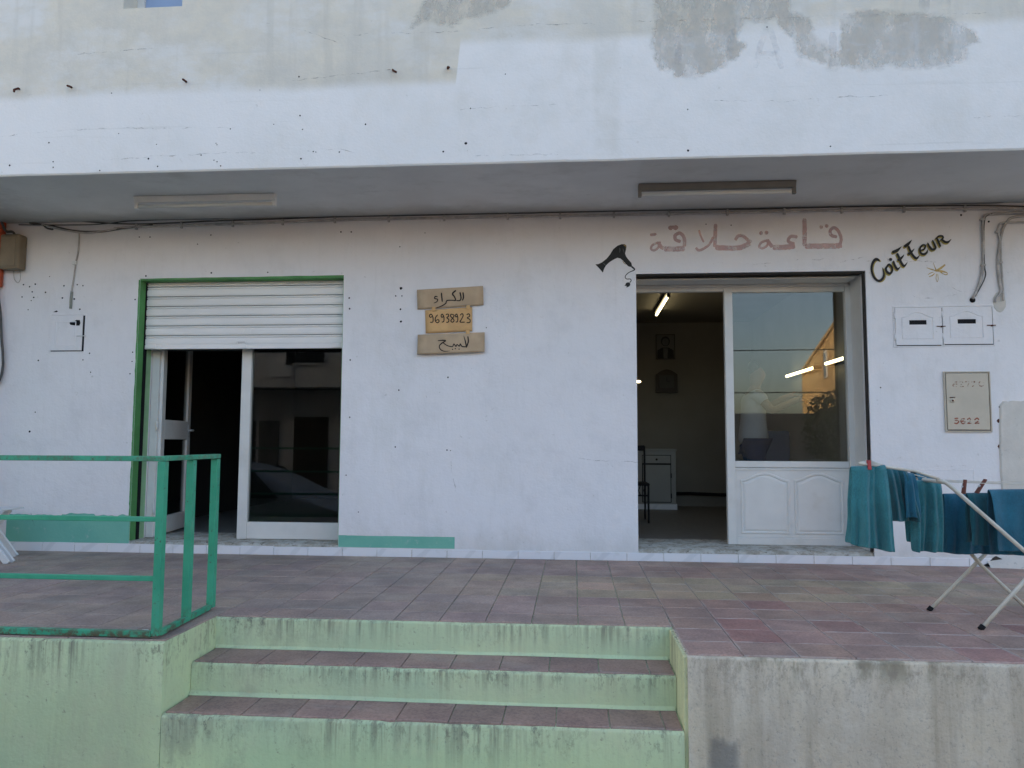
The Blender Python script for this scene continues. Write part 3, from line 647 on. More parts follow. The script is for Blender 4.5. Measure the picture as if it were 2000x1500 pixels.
# nail holes and knocks
mb = MB()
def dots(lst, Y):
    for x, y, r in lst:
        p = W(x, y, Y); s_ = r * 6.3 / 1473 * (.8 if Y < -1 else 1)
        mb.hexa([(p.x + math.cos(a) * s_ * random.uniform(.7, 1.2), Y - .0025, p.z + math.sin(a) * s_ * random.uniform(.7, 1.2)) for a in (0, 1.05, 2.1, 3.14, 4.2, 5.25)], [(p.x + math.cos(a) * s_ * 1.2, Y + .003, p.z + math.sin(a) * s_ * 1.2) for a in (0, 1.05, 2.1, 3.14, 4.2, 5.25)])
dots([(218, 182, 1.5), (584, 150, 2), (508, 176, 1), (586, 226, 2), (591, 253, 1.5), (535, 243, 1.2), (450, 252, 1.5), (232, 261, 1.3), (96, 279, 2), (306, 282, 1.2), (422, 280, 1.2), (424, 283, 1.2), (393, 303, 1.5), (290, 310, 2), (104, 316, 1.5), (104, 327, 1.5), (19, 323, 2), (195, 333, 1.5), (308, 325, 1.5), (431, 324, 1.5), (418, 313, 1.3), (424, 316, 1.5), (588, 310, 2), (612, 296, 1.5), (617, 297, 1.2), (663, 297, 1.7), (910, 280, 3), (866, 296, 2), (714, 243, 2), (919, 212, 1.5), (1344, 294, 2.5), (1343, 214, 1.5), (1622, 286, 1.5), (1498, 53, 1.5), (987, 145, 1.2)], Y_FAS)
WD = [(783, 563, 3), (773, 578, 1.5), (785, 578, 1.3), (782, 604, 1.8), (783, 628, 2.2), (682, 582, 1.7), (683, 603, 1.7), (684, 703, 1.7), (875, 737, 1.7), (779, 762, 1.5), (683, 815, 1.5), (772, 873, 1.5), (873, 879, 1.5), (676, 928, 1.3), (666, 453, 1.7), (686, 453, 1.7), (412, 459, 1.5), (413, 533, 1.8), (523, 532, 1.4), (285, 539, 1.8), (264, 585, 1.5), (259, 688, 1.5), (254, 730, 1.3), (258, 706, 1.2), (272, 463, 1.4), (293, 463, 1.4), (386, 477, 1.1), (46, 556, 1.6), (69, 555, 1.8), (58, 560, 1.5), (63, 570, 1.6), (89, 571, 1.7), (66, 581, 1.6), (43, 580, 1.5), (61, 587, 1.2), (125, 558, 1.7), (151, 556, 1.4), (162, 558, 1.5), (122, 582, 1.8), (145, 584, 2), (156, 604, 1.8), (55, 605, 1.2), (175, 690, 1.5), (162, 703, 1.3), (75, 704, 1.8), (177, 727, 1.4), (58, 843, 2.2), (69, 805, 1.3), (97, 540, 1), (781, 482, 1.2), (1379, 438, 1.2), (1428, 440, 1.3), (1877, 420, 2), (1931, 433, 2), (880, 880, 1), (950, 640, 1), (1952, 795, 1.5), (700, 1000, 1.2), (830, 455, 1), (1720, 757, 1.3)]
dots(WD, 0.0)
mb.build('nail_holes', M['black'], wall)['kind'] = 'stuff'
k = Ink(0, 0, 1, 0, .0015)
for p in ([(1690, 510), (1740, 508), (1830, 512)], [(1775, 570), (1790, 582), (1830, 583), (1870, 575)], [(1860, 560), (1880, 572), (1905, 565)], [(1400, 514), (1470, 516), (1560, 508), (1620, 506)], [(1640, 512), (1690, 502)], [(640, 640), (650, 655), (690, 652)], [(1130, 895), (1155, 898), (1250, 903)], [(1805, 917), (1902, 916)], [(1805, 911), (1905, 909)], [(60, 1000), (70, 1030)], [(880, 900), (890, 960)]): crack(k, p, 1.1)
k.build('cracks', M['crack'], wall)['kind'] = 'stuff'

# teal bands painted along the foot of the wall
def band(name, x0, z0, x1, z1, zt, rag, seed):
    mb = MB(); nn = 90; rr = []
    for i in range(nn + 1):
        x = x0 + (x1 - x0) * i / nn; t = zt + rag * (sn(x * 5, seed) * .6 + sn(x * 17, seed) * .5 + (1 if sn(x * 2.2, seed + 3) > .25 else 0) * .5)
        rr.append([(x, -.0018, z0), (x, -.0018, t)])
    mb.loft(rr); return mb.build(name, M['teal_wall'], wall, fix=False)
band('teal_paint_band', -4.98, .078, XL0 - .002, .36, .315, .025, 2.)
band('teal_paint_band', XL1 + .003, .075, W(888, 1060).x, .2, .172, .003, 5.)
# skirting tiles
x = -4.93; xe = 3.42
while x < xe:
    x2 = x + .298; mb = MB(); h = .066 + random.uniform(-.0015, .0015) + .012 * max(0, (-x - 1) / 4)
    j = random.uniform(-.0015, .0015)
    mb.box(x + .002, x2 - .002, -.011 + j, .008, .001, h); mb.build('skirting_tile', M['marble'], wall, bevel=.0015, seg=1); x = x2
mb = MB(); mb.box(-4.93, xe, -.006, .006, -.004, .060); mb.build('skirting_joint', M['sill'], wall)
# worn thresholds
for nm, a, b, zt in (('threshold', XL0 + .002, XL1 - .002, .098), ('threshold', XR0 + .002, XR1 - .002, .100)):
    mb = MB(); rr = []
    for i in range(121):
        x = a + (b - a) * i / 120; e = .012 * sn(x * 6, 3) + .008 * sn(x * 21, 6); c_ = max(0, sn(x * 4.5, 14)) * .03
        rr.append([(x, .06, .0), (x, .004, .0), (x, .002 + .004 * sn(x * 15, 3), .066), (x, .006 + max(0, e) + c_ * .6, zt - .012 - c_ * .5), (x, .028 + e + c_, zt - .001), (x, TH + .25, zt)])
    mb.loft(rr); mb.build(nm, M['sill'], wall, True)
# reveals of the left opening (painted green)
mb = MB(); mb.box(XL0, XL0 + .004, .003, .085, .1, ZL - .004, 0); mb.box(XL0, XL0 + .0035, .13, .215, .1, ZL - .004, 1); mb.box(XL0 + .004, XL1, .003, .10, ZL - .006, ZL + .0, 0)
mb.box(XL1 - .004, XL1, .003, .215, .1, ZL - .006, 1)
mb.build('painted_reveal', [M['reveal_green'], M['reveal_light']], wall)
# paint lapped over the arris on to the wall face, ragged
mb = MB(); rr = []
for i in range(80):
    z = .1 + (ZL - .1) * i / 79; rr.append([(XL0 + .0005, -.0012, z), (XL0 - .014 - .006 * sn(z * 7, 3) - .004 * sn(z * 25, 9), -.0012, z)])
mb.loft(rr); rr = []
for i in range(80):
    x = XL0 + (XL1 - XL0) * i / 79; rr.append([(x, -.0012, ZL - .0005), (x, -.0012, ZL + .010 + .004 * sn(x * 6, 2) + .006 * (i / 79))])
mb.loft(rr); mb.build('painted_edge', M['reveal_green'], wall, fix=False)
mb = MB(); mb.box(XL0 + .001, XL0 + .012, .088, .127, .1, ZL - .01); mb.build('shutter_guide', M['black'], wall)

# rolling shutter
mb = MB(); zb = 1.783
mb.box(XL0 + .012, XL1 - .006, .092, .122, zb, zb + .036); mb.box(XL0 + .02, XL0 + .12, .085, .092, zb + .006, zb + .040); mb.box(XL1 - .12, XL1 - .05, .085, .092, zb + .006, zb + .040)
sh = mb.build('rolling_shutter', M['shutter'], bld, bevel=.003)
z = zb + .036; i = 0; pit = .0885
while z < ZL - .004:
    mb = MB(); z1 = min(z + pit - .002, ZL - .001); prof = []
    hh = z1 - z
    if hh > .03:
        flat = hh - .026
        prof = [(.108, z), (.100, z + .002), (.096, z + flat * .3), (.096, z + flat * .7), (.100, z + flat - .002), (.110, z + flat), (.110, z + flat + .004), (.102, z + flat + .007), (.099, z + flat + .013), (.102, z + flat + .020), (.112, z1 - .001), (.118, z1)]
        x0, x1 = XL0 + .013, XL1 - .007
        mb.loft([[(x0, y, zz) for y, zz in prof], [(x1, y, zz) for y, zz in prof]])
        mb.build('slat', M['shutter'], sh, fix=False)
    z += pit; i += 1
mb = MB(); cx_ = -2.93; mb.tube([(cx_ - .04, .09, zb + .045), (cx_ - .04, .078, zb + .05), (cx_ - .035, .076, zb + .062), (cx_ + .035, .076, zb + .062), (cx_ + .04, .078, zb + .05), (cx_ + .04, .09, zb + .045)], .004, 6); mb.box(cx_ - .045, cx_ + .045, .088, .094, zb + .006, zb + .044)
mb.build('handle', M['shutter'], sh)
mb = MB(); mb.tube([(cx_ - .0, .100, zb + .16), (cx_, .092, zb + .16)], .014, 12); mb.box(cx_ - .075, cx_ + .075, .094, .098, zb + .135, zb + .185); mb.build('lock', M['shutter'], sh)
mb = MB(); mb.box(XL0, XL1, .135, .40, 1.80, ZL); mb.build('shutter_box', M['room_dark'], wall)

# left shop front
YF = .235; zb = .1; zt = 2.3
XJ = -3.768; XM0, XM1 = -2.985, -2.895
mb = MB()
mb.box(XL0 + .005, XJ, YF, YF + .05, zb, zt); mb.box(XM0, XM1, YF - .012, YF + .05, zb, zt); mb.box(XL1 - .045, XL1 - .004, YF, YF + .05, zb, zt)
mb.box(XM1, XL1 - .045, YF - .006, YF + .05, zb + .002, zb + .15); mb.box(XL0 + .006, XL1 - .005, YF, YF + .05, zt, zt + .08)
sf = mb.build('shop_front', M['frame'], bld, bevel=.004)
mb = MB(); mb.box(XM1 - .002, XL1 - .043, YF + .018, YF + .024, zb + .148, zt); mb.build('pane', M['glass_dark'], sf)
# door leaf swung inwards
LA = R(99); hx, hy = XJ + .004, YF + .03
LM = Matrix.Translation((hx, hy, 0)) @ Matrix.Rotation(LA, 4, 'Z'); LW = .76
mb = MB()
for a, b, c_, d_ in ((0, .085, zb + .012, zt), (LW - .085, LW, zb + .012, zt), (.085, LW - .085, zb + .012, zb + .17), (.085, LW - .085, .98, 1.16), (.085, LW - .085, zt - .09, zt)):
    mb.box(a, b, -.02, .025, c_, d_, 0, LM)
mb.build('door_leaf', M['frame'], sf, bevel=.004)
for a, b in ((zb + .17, .98), (1.16, zt - .09)):
    mb = MB(); mb.box(.083, LW - .083, -.002, .004, a - .002, b + .002, 0, LM); mb.build('door_pane', M['glass_dark'], sf)
mb = MB(); P_ = lambda x, y, z: LM @ Vector((x, y, z))
mb.tube([P_(LW - .045, -.02, 1.07), P_(LW - .045, -.06, 1.07), P_(LW - .06, -.068, 1.07), P_(LW - .16, -.068, 1.07)], .010, 8); mb.box(LW - .065, LW - .025, -.026, -.02, 1.0, 1.12, 0, LM); mb.build('door_handle', M['chrome'], sf, True)
for z in (.35, 1.1, 1.9):
    mb = MB(); mb.tube([(XJ + .002, YF - .004, z - .045), (XJ + .002, YF - .004, z + .045)], .011, 10); mb.build('hinge', M['frame'], sf, True)

# right shop front: door opening on the left, glazed panel with arched boards below on the right
YG = .35
gx = lambda px, py: W(px, py, YG).x
gz = lambda px, py: W(px, py, YG).z
X0, X1 = gx(1416, 700), gx(1432, 700); X2 = gx(1656, 800)
zg0, zg1 = gz(1540, 901), gz(1540, 570)
mb = MB()
mb.box(X0, X1, YG - .01, YG + .05, .101, zg1 + .06); mb.box(X1, X2, YG, YG + .05, zg1, zg1 + .06); mb.box(XR0 + .002, X0, YG, YG + .05, zg1 + .012, zg1 + .06)
mb.box(X1, X2, YG, YG + .05, zg0 - .055, zg0); mb.box(X2, XR1 - .002, YG - .02, YG + .05, .101, zg1 + .06); mb.box(XR0 + .002, XR1 - .002, YG, YG + .05, zg1 + .06, ZR - .001)
rf = mb.build('shop_front', M['frame'], bld, bevel=.004)
mb = MB(); mb.box(X1 - .002, X2 + .002, YG + .02, YG + .026, zg0 - .002, zg1 + .002); mb.build('pane', M['glass'], rf)
mb = MB(); zp0, zp1 = .101, zg0 - .055
mb.box(X1 + .001, X2 - .001, YG + .012, YG + .04, zp0 + .06, zp1 - .002); mb.box(X1 + .001, X2 - .001, YG - .004, YG + .045, zp0, zp0 + .06)
# raised surround moulding
mb.box(X1 + .001, X2 - .001, YG + .004, YG + .012, zp1 - .022, zp1 - .004)
mb.build('lower_board', M['frame'], rf, bevel=.003)
pw = (X2 - X1)
for k_ in range(2):
    a = X1 + pw * (.055 + .47 * k_) ; b = a + pw * .41; zz0, zz1 = zp0 + .10, zp1 - .115
    def outline(ins, arch):
        pts = [(a + ins, zz0 + ins), (b - ins, zz0 + ins), (b - ins, zz1 - ins)]
        for i in range(1, 16):
            t = i / 16; x = b - ins + (a - b + 2 * ins) * t; pts.append((x, zz1 - ins + arch * (.5 - .5 * math.cos(2 * math.pi * t)) ** .8))
        pts.append((a + ins, zz1 - ins)); return pts
    mb = MB()
    r0, r1, r2, r3, r4 = outline(-.010, .062), outline(-.004, .062), outline(.006, .06), outline(.012, .06), outline(.03, .058)
    ys = (YG + .0125, YG + .003, YG + .0035, YG + .011, YG + .004)
    mb.loft([[(x, y, z) for x, z in r_] for r_, y in zip((r0, r1, r2, r3, r4), ys)], 0, True); mb.face([(x, ys[4], z) for x, z in r4])
    mb.build('arched_panel', M['frame'], rf)
mb = MB(); mb.box(XR1 - .007, XR1 - .001, .105, .345, .101, ZR - .004); mb.build('painted_reveal', M['frame'], wall)
mb = MB(); mb.box(XR1 - .020, XR1 - .002, .012, .034, .101, ZR - .003); mb.box(XR0, XR1 - .02, .012, .10, ZR - .018, ZR - .003)
mb.build('shutter_guide', simple('grimy_guide', (.035, .031, .028), .8, .2, .3, 9), wall)
mb = MB(); mb.box(XR0 + .01, XR1 - .04, .10, .30, ZR - .035, ZR - .022, 0); mb.box(XR0 + .004, XR1 - .03, .32, .345, ZR - .055, ZR - .02); mb.build('lintel_trim', M['frame'], wall, bevel=.003)

# rooms
def room(name, x0, x1, y0, y1, z0, z1, mw, mf):
    mb = MB()
    mb.face([(x0, y1, z0), (x1, y1, z0), (x1, y1, z1), (x0, y1, z1)]); mb.face([(x0, y0, z0), (x0, y1, z0), (x0, y1, z1), (x0, y0, z1)]); mb.face([(x1, y0, z0), (x1, y1, z0), (x1, y1, z1), (x1, y0, z1)])
    mb.face([(x0, y0, z1), (x1, y0, z1), (x1, y1, z1), (x0, y1, z1)]); mb.face([(x0, TH + .001, z0), (x1, TH + .001, z0), (x1, y1, z0), (x0, y1, z0)], 1)
    return mb.build(name, [mw, mf], bld, solid=0)
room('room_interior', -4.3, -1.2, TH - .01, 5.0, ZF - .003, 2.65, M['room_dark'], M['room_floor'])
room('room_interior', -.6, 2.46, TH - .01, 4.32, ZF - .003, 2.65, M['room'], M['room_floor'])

mb = MB(); mb.box(-6.6, -6.35, -2.74, -.002, .002, Z_SOF - .01)  # unseen wall, added to darken the left end of the facade
tag(mb.build('added_shade_wall', M['garden'], None, bevel=.01), 'added grey wall out of view, shading the left end of the facade', 'wall')
# ------------------------------------------------------------------ things on the wall
def fluor(name, xa, xb, y, z, label, mt_h, mt_t, group=None):
    e = empty(name, ((xa + xb) / 2, y, z)); tag(e, label, 'light fitting', group)
    mb = MB(); mb.hexa([(xa, y - .035, z - .003), (xa, y + .035, z - .003), (xa, y + .02, z - .05), (xa, y - .02, z - .05)], [(xb, y - .035, z - .003), (xb, y + .035, z - .003), (xb, y + .02, z - .05), (xb, y - .02, z - .05)])
    mb.build('housing', mt_h, e, bevel=.003)
    mb = MB(); mb.tube([(xa + .03, y, z - .078), (xb - .03, y, z - .078)], .014, 12); mb.build('tube', mt_t, e, True)
    for x in (xa + .012, xb - .012):
        mb = MB(); mb.box(x - .012, x + .014, y - .016, y + .016, z - .098, z - .048); mb.build('lamp_holder', mt_h, e, bevel=.004)
    return e
fluor('fluorescent_fitting', -3.53, -2.36, -.63, Z_SOF, 'unlit pale fluorescent tube fitting under the overhang above the rolling shutter', M['white_metal'], M['tube_off'], 'fluorescent fittings under the overhang')
fluor('fluorescent_fitting', .495, 1.665, -.65, Z_SOF, 'unlit dusty brown-grey fluorescent tube fitting under the overhang above the right door', M['fixture'], M['tube_off'], 'fluorescent fittings under the overhang')

def wallpath(pts, Y=-.012, sub=5):
    q = [(x, y, 1) for x, y in pts]; q = catmull(q, sub) if len(q) > 2 else q
    return [W(x, y, 0) + Vector((0, Y, 0)) for x, y, _ in q]
# main conduit along the top of the wall
cab = empty('wall_conduit', W(1000, 425)); tag(cab, 'pale painted conduit pipe clipped along the top of the wall under the overhang', 'conduit')
cp = [(225, 447), (266, 444), (400, 440), (520, 436), (655, 431), (800, 428), (1000, 424), (1240, 420), (1450, 415.5), (1660, 411.5), (1800, 410), (1900, 409), (2010, 409)]
MB().tube(wallpath(cp, -.014), .0105, 8).build('pipe', M['cable'], cab, True)
def at_path(cp, x):
    for a, b in zip(cp, cp[1:]):
        if a[0] <= x <= b[0]: return a[1] + (b[1] - a[1]) * (x - a[0]) / (b[0] - a[0])
for x in (268, 356, 456, 553, 655, 760, 868, 992, 1094, 1199, 1306, 1420, 1531, 1643, 1764, 1883):
    p = W(x, at_path(cp, x)); mb = MB(); mb.box(p.x - .009, p.x + .009, -.027, -.001, p.z - .026, p.z + .026); mb.build('clip', M['cable'], cab, bevel=.004)
def cable(label, pts, r, mt, Y=-.01, nm='cable', sub=6):
    q = wallpath(pts, Y, sub); q = [v + Vector((0, .003 * sn(i * .4, r * 900), .0025 * sn(i * .35, r * 500 + 4))) for i, v in enumerate(q)]
    o = MB().tube(q, r, 6).build(nm, mt, None, True); tag(o, label, 'cable'); return o
cable('dark cable running just above the pale conduit along the wall top', [(150, 432), (260, 438), (400, 433), (655, 424), (900, 419), (1240, 412), (1500, 408), (1660, 404), (1900, 402), (2010, 404)], .006, M['dark_cable'], -.008)
cable('thin sagging dark cable close to the ceiling above the conduit', [(40, 440), (180, 440), (270, 432), (420, 428), (650, 420), (830, 414), (1000, 412), (1240, 407), (1400, 403), (1660, 399), (1900, 398), (1960, 396), (2010, 384)], .0045, M['dark_cable'], -.02)
cable('bundle of grey cables sagging at the left end of the wall top', [(60, 436), (100, 442), (150, 452), (200, 453), (240, 447), (300, 441)], .009, M['dark_cable'], -.014)
cable('grey cable drooping below the bundle at the left wall top', [(85, 440), (130, 451), (175, 456), (230, 448)], .007, M['cable'], -.022)
cable('short dark cable stub poking out at the left wall top', [(88, 441), (95, 447), (106, 449)], .008, M['dark_cable'], -.02)
cable('thin pale cable dropping from the bundle to the small white cupboard', [(156, 456), (154, 490), (149, 515), (145, 545), (141, 570), (139, 602)], .0065, M['cable'], -.008)
p = W(148, 514); mb = MB(); mb.box(p.x - .022, p.x + .018, -.022, -.002, p.z - .016, p.z + .016); tag(mb.build('cable_clip', M['white_metal'], None, bevel=.004), 'small white clip holding the thin cable at the left', 'cable clip')
p = W(141, 583); q = W(139, 603); mb = MB(); mb.tube([(p.x, -.008, p.z + .06), (p.x - .004, -.01, p.z), (q.x, -.008, q.z)], .011, 8); tag(mb.build('cable_sleeve', simple('grey_green_tape', (.27, .29, .26), .8), None, True), 'grey taped sleeve on the cable above the small white cupboard', 'cable')
# right hand drop cables
cable('pinkish grey conduit dropping from the wall top to a hole by the letter boxes', [(1998, 416), (1950, 418), (1925, 421), (1919, 430), (1918, 450), (1919, 490), (1918, 520), (1914, 545), (1906, 568), (1898, 584)], .012, M['cable'], -.014)
cable('thin wire beside the left drop conduit at the right of the wall', [(1935, 418), (1921, 428), (1919, 470), (1920, 518), (1922, 540), (1910, 566), (1902, 580)], .005, M['dark_cable'], -.02)
cable('pinkish grey conduit dropping at the far right beside the letter boxes', [(2005, 422), (1975, 426), (1961, 440), (1953, 465), (1948, 500), (1948, 530), (1951, 555), (1953, 570), (1944, 583), (1942, 590)], .011, M['cable'], -.014)
cable('second conduit hugging the far right drop conduit', [(2005, 435), (1965, 436), (1950, 438), (1946, 452), (1951, 470), (1953, 515), (1955, 545), (1957, 572), (1957, 588)], .008, M['cable'], -.02)
for x, y in ((1918, 519), (1951, 514), (1916, 430), (1946, 454)):
    p = W(x, y); mb = MB(); mb.box(p.x - .016, p.x + .016, -.032, -.002, p.z - .008, p.z + .008); tag(mb.build('cable_clip', M['cable'], None, bevel=.003), {1918: 'clip halfway down the left drop conduit at the right of the wall', 1951: 'clip halfway down the far right drop conduit', 1916: 'clip at the top bend of the left drop conduit', 1946: 'clip at the top bend of the far right drop conduit'}[x], 'cable clip')
p = W(1899, 586); mb = MB(); mb.tube([(p.x, .02, p.z), (p.x, -.006, p.z)], [.02, .022], 14); tag(mb.build('pipe_end', M['black'], None, True), 'dark open pipe end above the right letter box', 'pipe')
p = W(1952, 590); mb = MB(); mb.hexa([(p.x + math.cos(a) * .042 * (1 + .15 * sn(a * 2)), -.004, p.z + math.sin(a) * .075) for a in [i * .524 for i in range(12)]], [(p.x + math.cos(a) * .06, .004, p.z + math.sin(a) * .095) for a in [i * .524 for i in range(12)]]); mb.build('plaster_patch', M['cement'], wall, True)

# panel boxes: frame set in the wall, door with gap
def panel(name, label, cat, c, door, mtl, Yd, gap=.006, grp=None):
    """c: px corners of the door (l,t,r,b)"""
    p0 = W(c[0], c[3]); p1 = W(c[2], c[1]); x0, x1, z0, z1 = p0.x, p1.x, p0.z, p1.z
    e = empty(name, ((x0 + x1) / 2, 0, z0)); tag(e, label, cat, grp)
    mb = MB(); f = .014
    mb.box(x0 - f, x0 - gap, Yd + .002, .004, z0 - f, z1 + f); mb.box(x1 + gap, x1 + f, Yd + .002, .004, z0 - f, z1 + f); mb.box(x0 - gap, x1 + gap, Yd + .002, .004, z1 + gap, z1 + f); mb.box(x0 - gap, x1 + gap, Yd + .002, .004, z0 - f, z0 - gap)
    mb.build('frame', mtl, e, bevel=.002); mb = MB(); mb.box(x0 + .01, x1 + gap, -.0015, .003, z0 - gap * .7, z1 - .002); mb.build('gap', M['black'], e)
    return e, x0, x1, z0, z1
# letter boxes
for c, lab in (((1749, 601, 1838, 675), 'white metal letter box with black slot, nearer the right shop door'), ((1842, 599, 1936, 673), 'white metal letter box with black slot, nearer the right edge, under the pipes')):
    e, x0, x1, z0, z1 = panel('letter_box', lab, 'letter box', c, None, M['wall'], -.008, .005, 'letter boxes beside the right shop')
    mb = MB(); w_, h_ = x1 - x0, z1 - z0
    sx0, sx1, sz0, sz1 = x0 + w_ * .30, x0 + w_ * .67, z0 + h_ * .55, z0 + h_ * .67
    for a, b, c_, d_ in ((x0 + .003, sx0, z0 + .003, z1), (sx1, x1 - .002, z0 + .003, z1), (sx0, sx1, z0 + .003, sz0), (sx0, sx1, sz1, z1)): mb.box(a, b, -.010, -.002, c_, d_)
    mb.build('door', M['wall'], e)
    mb = MB(); mb.box(sx0 - .004, sx1 + .004, -.0045, -.0025, sz0 - .004, sz1 + .004); mb.build('slot', M['black'], e)
    mb = MB(); ax0, ax1, az0, az1 = x0 + w_ * .15, x0 + w_ * .80, z0 + h_ * .18, z0 + h_ * .74
    pts = [(ax0, az0), (ax1, az0), (ax1, az1)] + [(ax1 + (ax0 - ax1) * t / 14, az1 + .042 * (.5 - .5 * math.cos(2 * math.pi * t / 14))) for t in range(1, 14)] + [(ax0, az1)]
    pc = Vector(((ax0 + ax1) / 2, 0, (az0 + az1) / 2))
    def sc_(f): return [(pc.x + (x - pc.x) * f, pc.z + (z - pc.z) * f) for x, z in pts]
    mb.loft([[(x, y, z) for x, z in sc_(f)] for f, y in ((1.03, -.0098), (1.02, -.0145), (1.0, -.0145), (.985, -.0102))], 0, True); mb.build('arched_moulding', M['wall'], e)
    mb = MB(); mb.box(x1 - .045, x1 + .022, -.016, -.009, z0 + h_ * .49, z0 + h_ * .49 + .006); mb.tube([(x1 - .01, -.012, z0 + h_ * .49), (x1 - .01, -.022, z0 + h_ * .49)], .007, 8); mb.build('latch', M['rust'], e)
    for hz in (.22, .8):
        mb = MB(); mb.tube([(x0 - .004, -.010, z0 + h_ * hz - .025), (x0 - .004, -.010, z0 + h_ * hz + .025)], .006, 8); mb.build('hinge', M['wall'], e, True)
# beige meter cupboard
e, x0, x1, z0, z1 = panel('meter_cupboard', 'beige meter cupboard with worn red stencilled numbers and a round lock', 'meter box', (1849, 729, 1928, 840), None, M['beige_metal'], -.020, .005)
mb = MB(); mb.box(x0 + .002, x1 - .002, -.018, -.003, z0 + .003, z1 - .002); mb.build('door', M['beige_metal'], e, bevel=.003)
mb = MB(); a_ = Vector((x0 + .045, 0, z0 + (z1 - z0) * .52)); mb.tube([(a_.x, -.016, a_.z), (a_.x, -.025, a_.z)], [.022, .019], 16); mb.build('lock', M['beige_metal'], e, True)
mb = MB(); mb.tube([(a_.x, -.022, a_.z - .002), (a_.x, -.0262, a_.z - .002)], .008, 8); mb.box(a_.x - .02, a_.x + .02, -.024, -.018, a_.z + .022, a_.z + .027); mb.build('keyhole', M['rust'], e)
k = Ink(1720, 580, 5.357, -.0185, .001)
for s_ in ([(805, 888), (775, 895), (755, 920), (770, 938), (800, 930), (795, 912), (765, 915)], [(820, 895), (845, 885), (860, 900), (830, 935), (870, 936)], [(880, 890), (935, 880)], [(935, 880), (910, 935)], [(950, 890), (985, 886), (968, 908), (990, 922), (955, 937)], [(1045, 882), (1025, 905), (1040, 935)], [(1045, 882), (1075, 900), (1070, 928), (1042, 936)]): k.stroke(s_, 11, rough=.1)
k.build('stencilled_number', M['stencil_worn'], e)
k = Ink(1720, 580, 5.357, -.0185, .001)
for s_ in ([(812, 1268), (772, 1272)], [(775, 1290), (805, 1292), (815, 1308), (795, 1325), (770, 1318)], [(880, 1275), (850, 1278), (838, 1305), (860, 1326), (885, 1312), (865, 1298), (842, 1305)], [(905, 1285), (925, 1268), (945, 1285)], [(940, 1295), (910, 1320)], [(905, 1322), (950, 1320)], [(980, 1288), (1005, 1268), (1028, 1285)], [(1022, 1298), (990, 1318)], [(982, 1324), (1032, 1320)]): k.stroke(s_, 13, rough=.1)
k.build('stencilled_number', M['stencil'], e)['kind'] = 'stuff'
# small plastered-over cupboard behind the rack
e, x0, x1, z0, z1 = panel('wall_hatch', 'plastered over white wall hatch behind the towels right of the door', 'hatch', (1800, 920, 1900, 985), None, M['wall'], -.004, .002)
mb = MB(); mb.box(x0, x1, -.005, -.001, z0, z1); mb.build('door', M['wall'], e)
# left cupboard with a broken corner
e, x0, x1, z0, z1 = panel('wall_cupboard', 'small white wall cupboard with a black hole broken in its door', 'cupboard', (97, 616, 166, 686), None, M['wall'], -.006, .004)
mb = MB(); mb.box(x0 + .001, x1 - .012, -.012, -.002, z0 + .005, z1); w_, h_ = x1 - x0, z1 - z0
d0 = (x0 + w_ * .17, x0 + w_ * .78, z0 + h_ * .14, z0 + h_ * .83)
for a, b, c_, d_ in ((d0[0], d0[1], d0[2], d0[2] + .008), (d0[0], d0[1], d0[3] - .008, d0[3]), (d0[0], d0[0] + .008, d0[2] + .008, d0[3] - .008), (d0[1] - .008, d0[1], d0[2] + .008, d0[3] - .008)): mb.box(a, b, -.016, -.011, c_, d_)
mb.build('door', M['wall'], e, bevel=.002)
k = Ink(80, 580, 12.5, -.0125, .001); k.poly([(700, 640), (715, 595), (820, 590), (870, 560), (950, 565), (965, 640), (940, 700), (850, 700), (720, 680)]); k.build('broken_hole', M['black'], e)
k = Ink(80, 580, 12.5, 0, .0015); k.poly([(300, 372), (345, 350), (385, 330), (420, 355), (380, 372)]); k.build('wall_chip', M['black'], wall)
mb = MB(); p = W(161, 656.5); mb.tube([(p.x - .04, -.018, p.z), (p.x + .045, -.018, p.z)], .004, 6); mb.build('latch', M['silver'], e)

# cardboard signs
def sign(c, Yo, mtl, label, tilt, seed):
    ps = [W(800 + x / 9.375, 550 + y / 9.375, 0) for x, y in c]
    Yf = lambda q: Yo - .004 * sn(q.x * 6, seed) - tilt * (q.z - ps[0].z)
    fr = []; 
    N = 8; mb = MB(); grid = []
    for j in range(N + 1):
        row = []
        for i in range(N + 1):
            u, v = i / N, j / N
            q = ps[0] * (1 - u) * (1 - v) + ps[1] * u * (1 - v) + ps[2] * u * v + ps[3] * (1 - u) * v
            row.append(Vector((q.x, Yf(q), q.z)))
        grid.append(row)
    mb.loft(grid)
    e = empty('cardboard_sign', (ps[3].x, 0, ps[3].z)); tag(e, label, 'sign', 'hand lettered cardboard signs')
    o = mb.build('board', mtl, e, True); md = o.modifiers.new('s', 'SOLIDIFY'); md.thickness = .005; md.offset = 0
    def proj(q): return Vector((q.x, Yf(q) - .0028, q.z))
    k = Ink(800, 550, 9.375, 0, .0006, proj)
    return e, k
e, k = sign([(145, 160), (1350, 90), (1355, 435), (150, 515)], -.022, M['card'], 'top brown cardboard sign with black Arabic writing', .06, 1)
for s_ in ([(985, 205, 26), (992, 300, 28), (970, 356, 20)], [(930, 205, 28), (948, 300, 26), (928, 352, 22), (862, 356, 18)], [(858, 172, 26), (795, 230, 30), (830, 290, 26), (848, 350, 24), (780, 350, 20), (692, 356, 22), (668, 405, 22), (600, 450, 22), (495, 490, 16)], [(590, 212, 26), (606, 380, 26)], [(522, 288, 16), (480, 280, 22), (468, 318, 20), (520, 332, 20), (508, 375, 18), (448, 402, 12)]): k.stroke(s_, rough=.02)
k.build('writing', M['marker'], e)
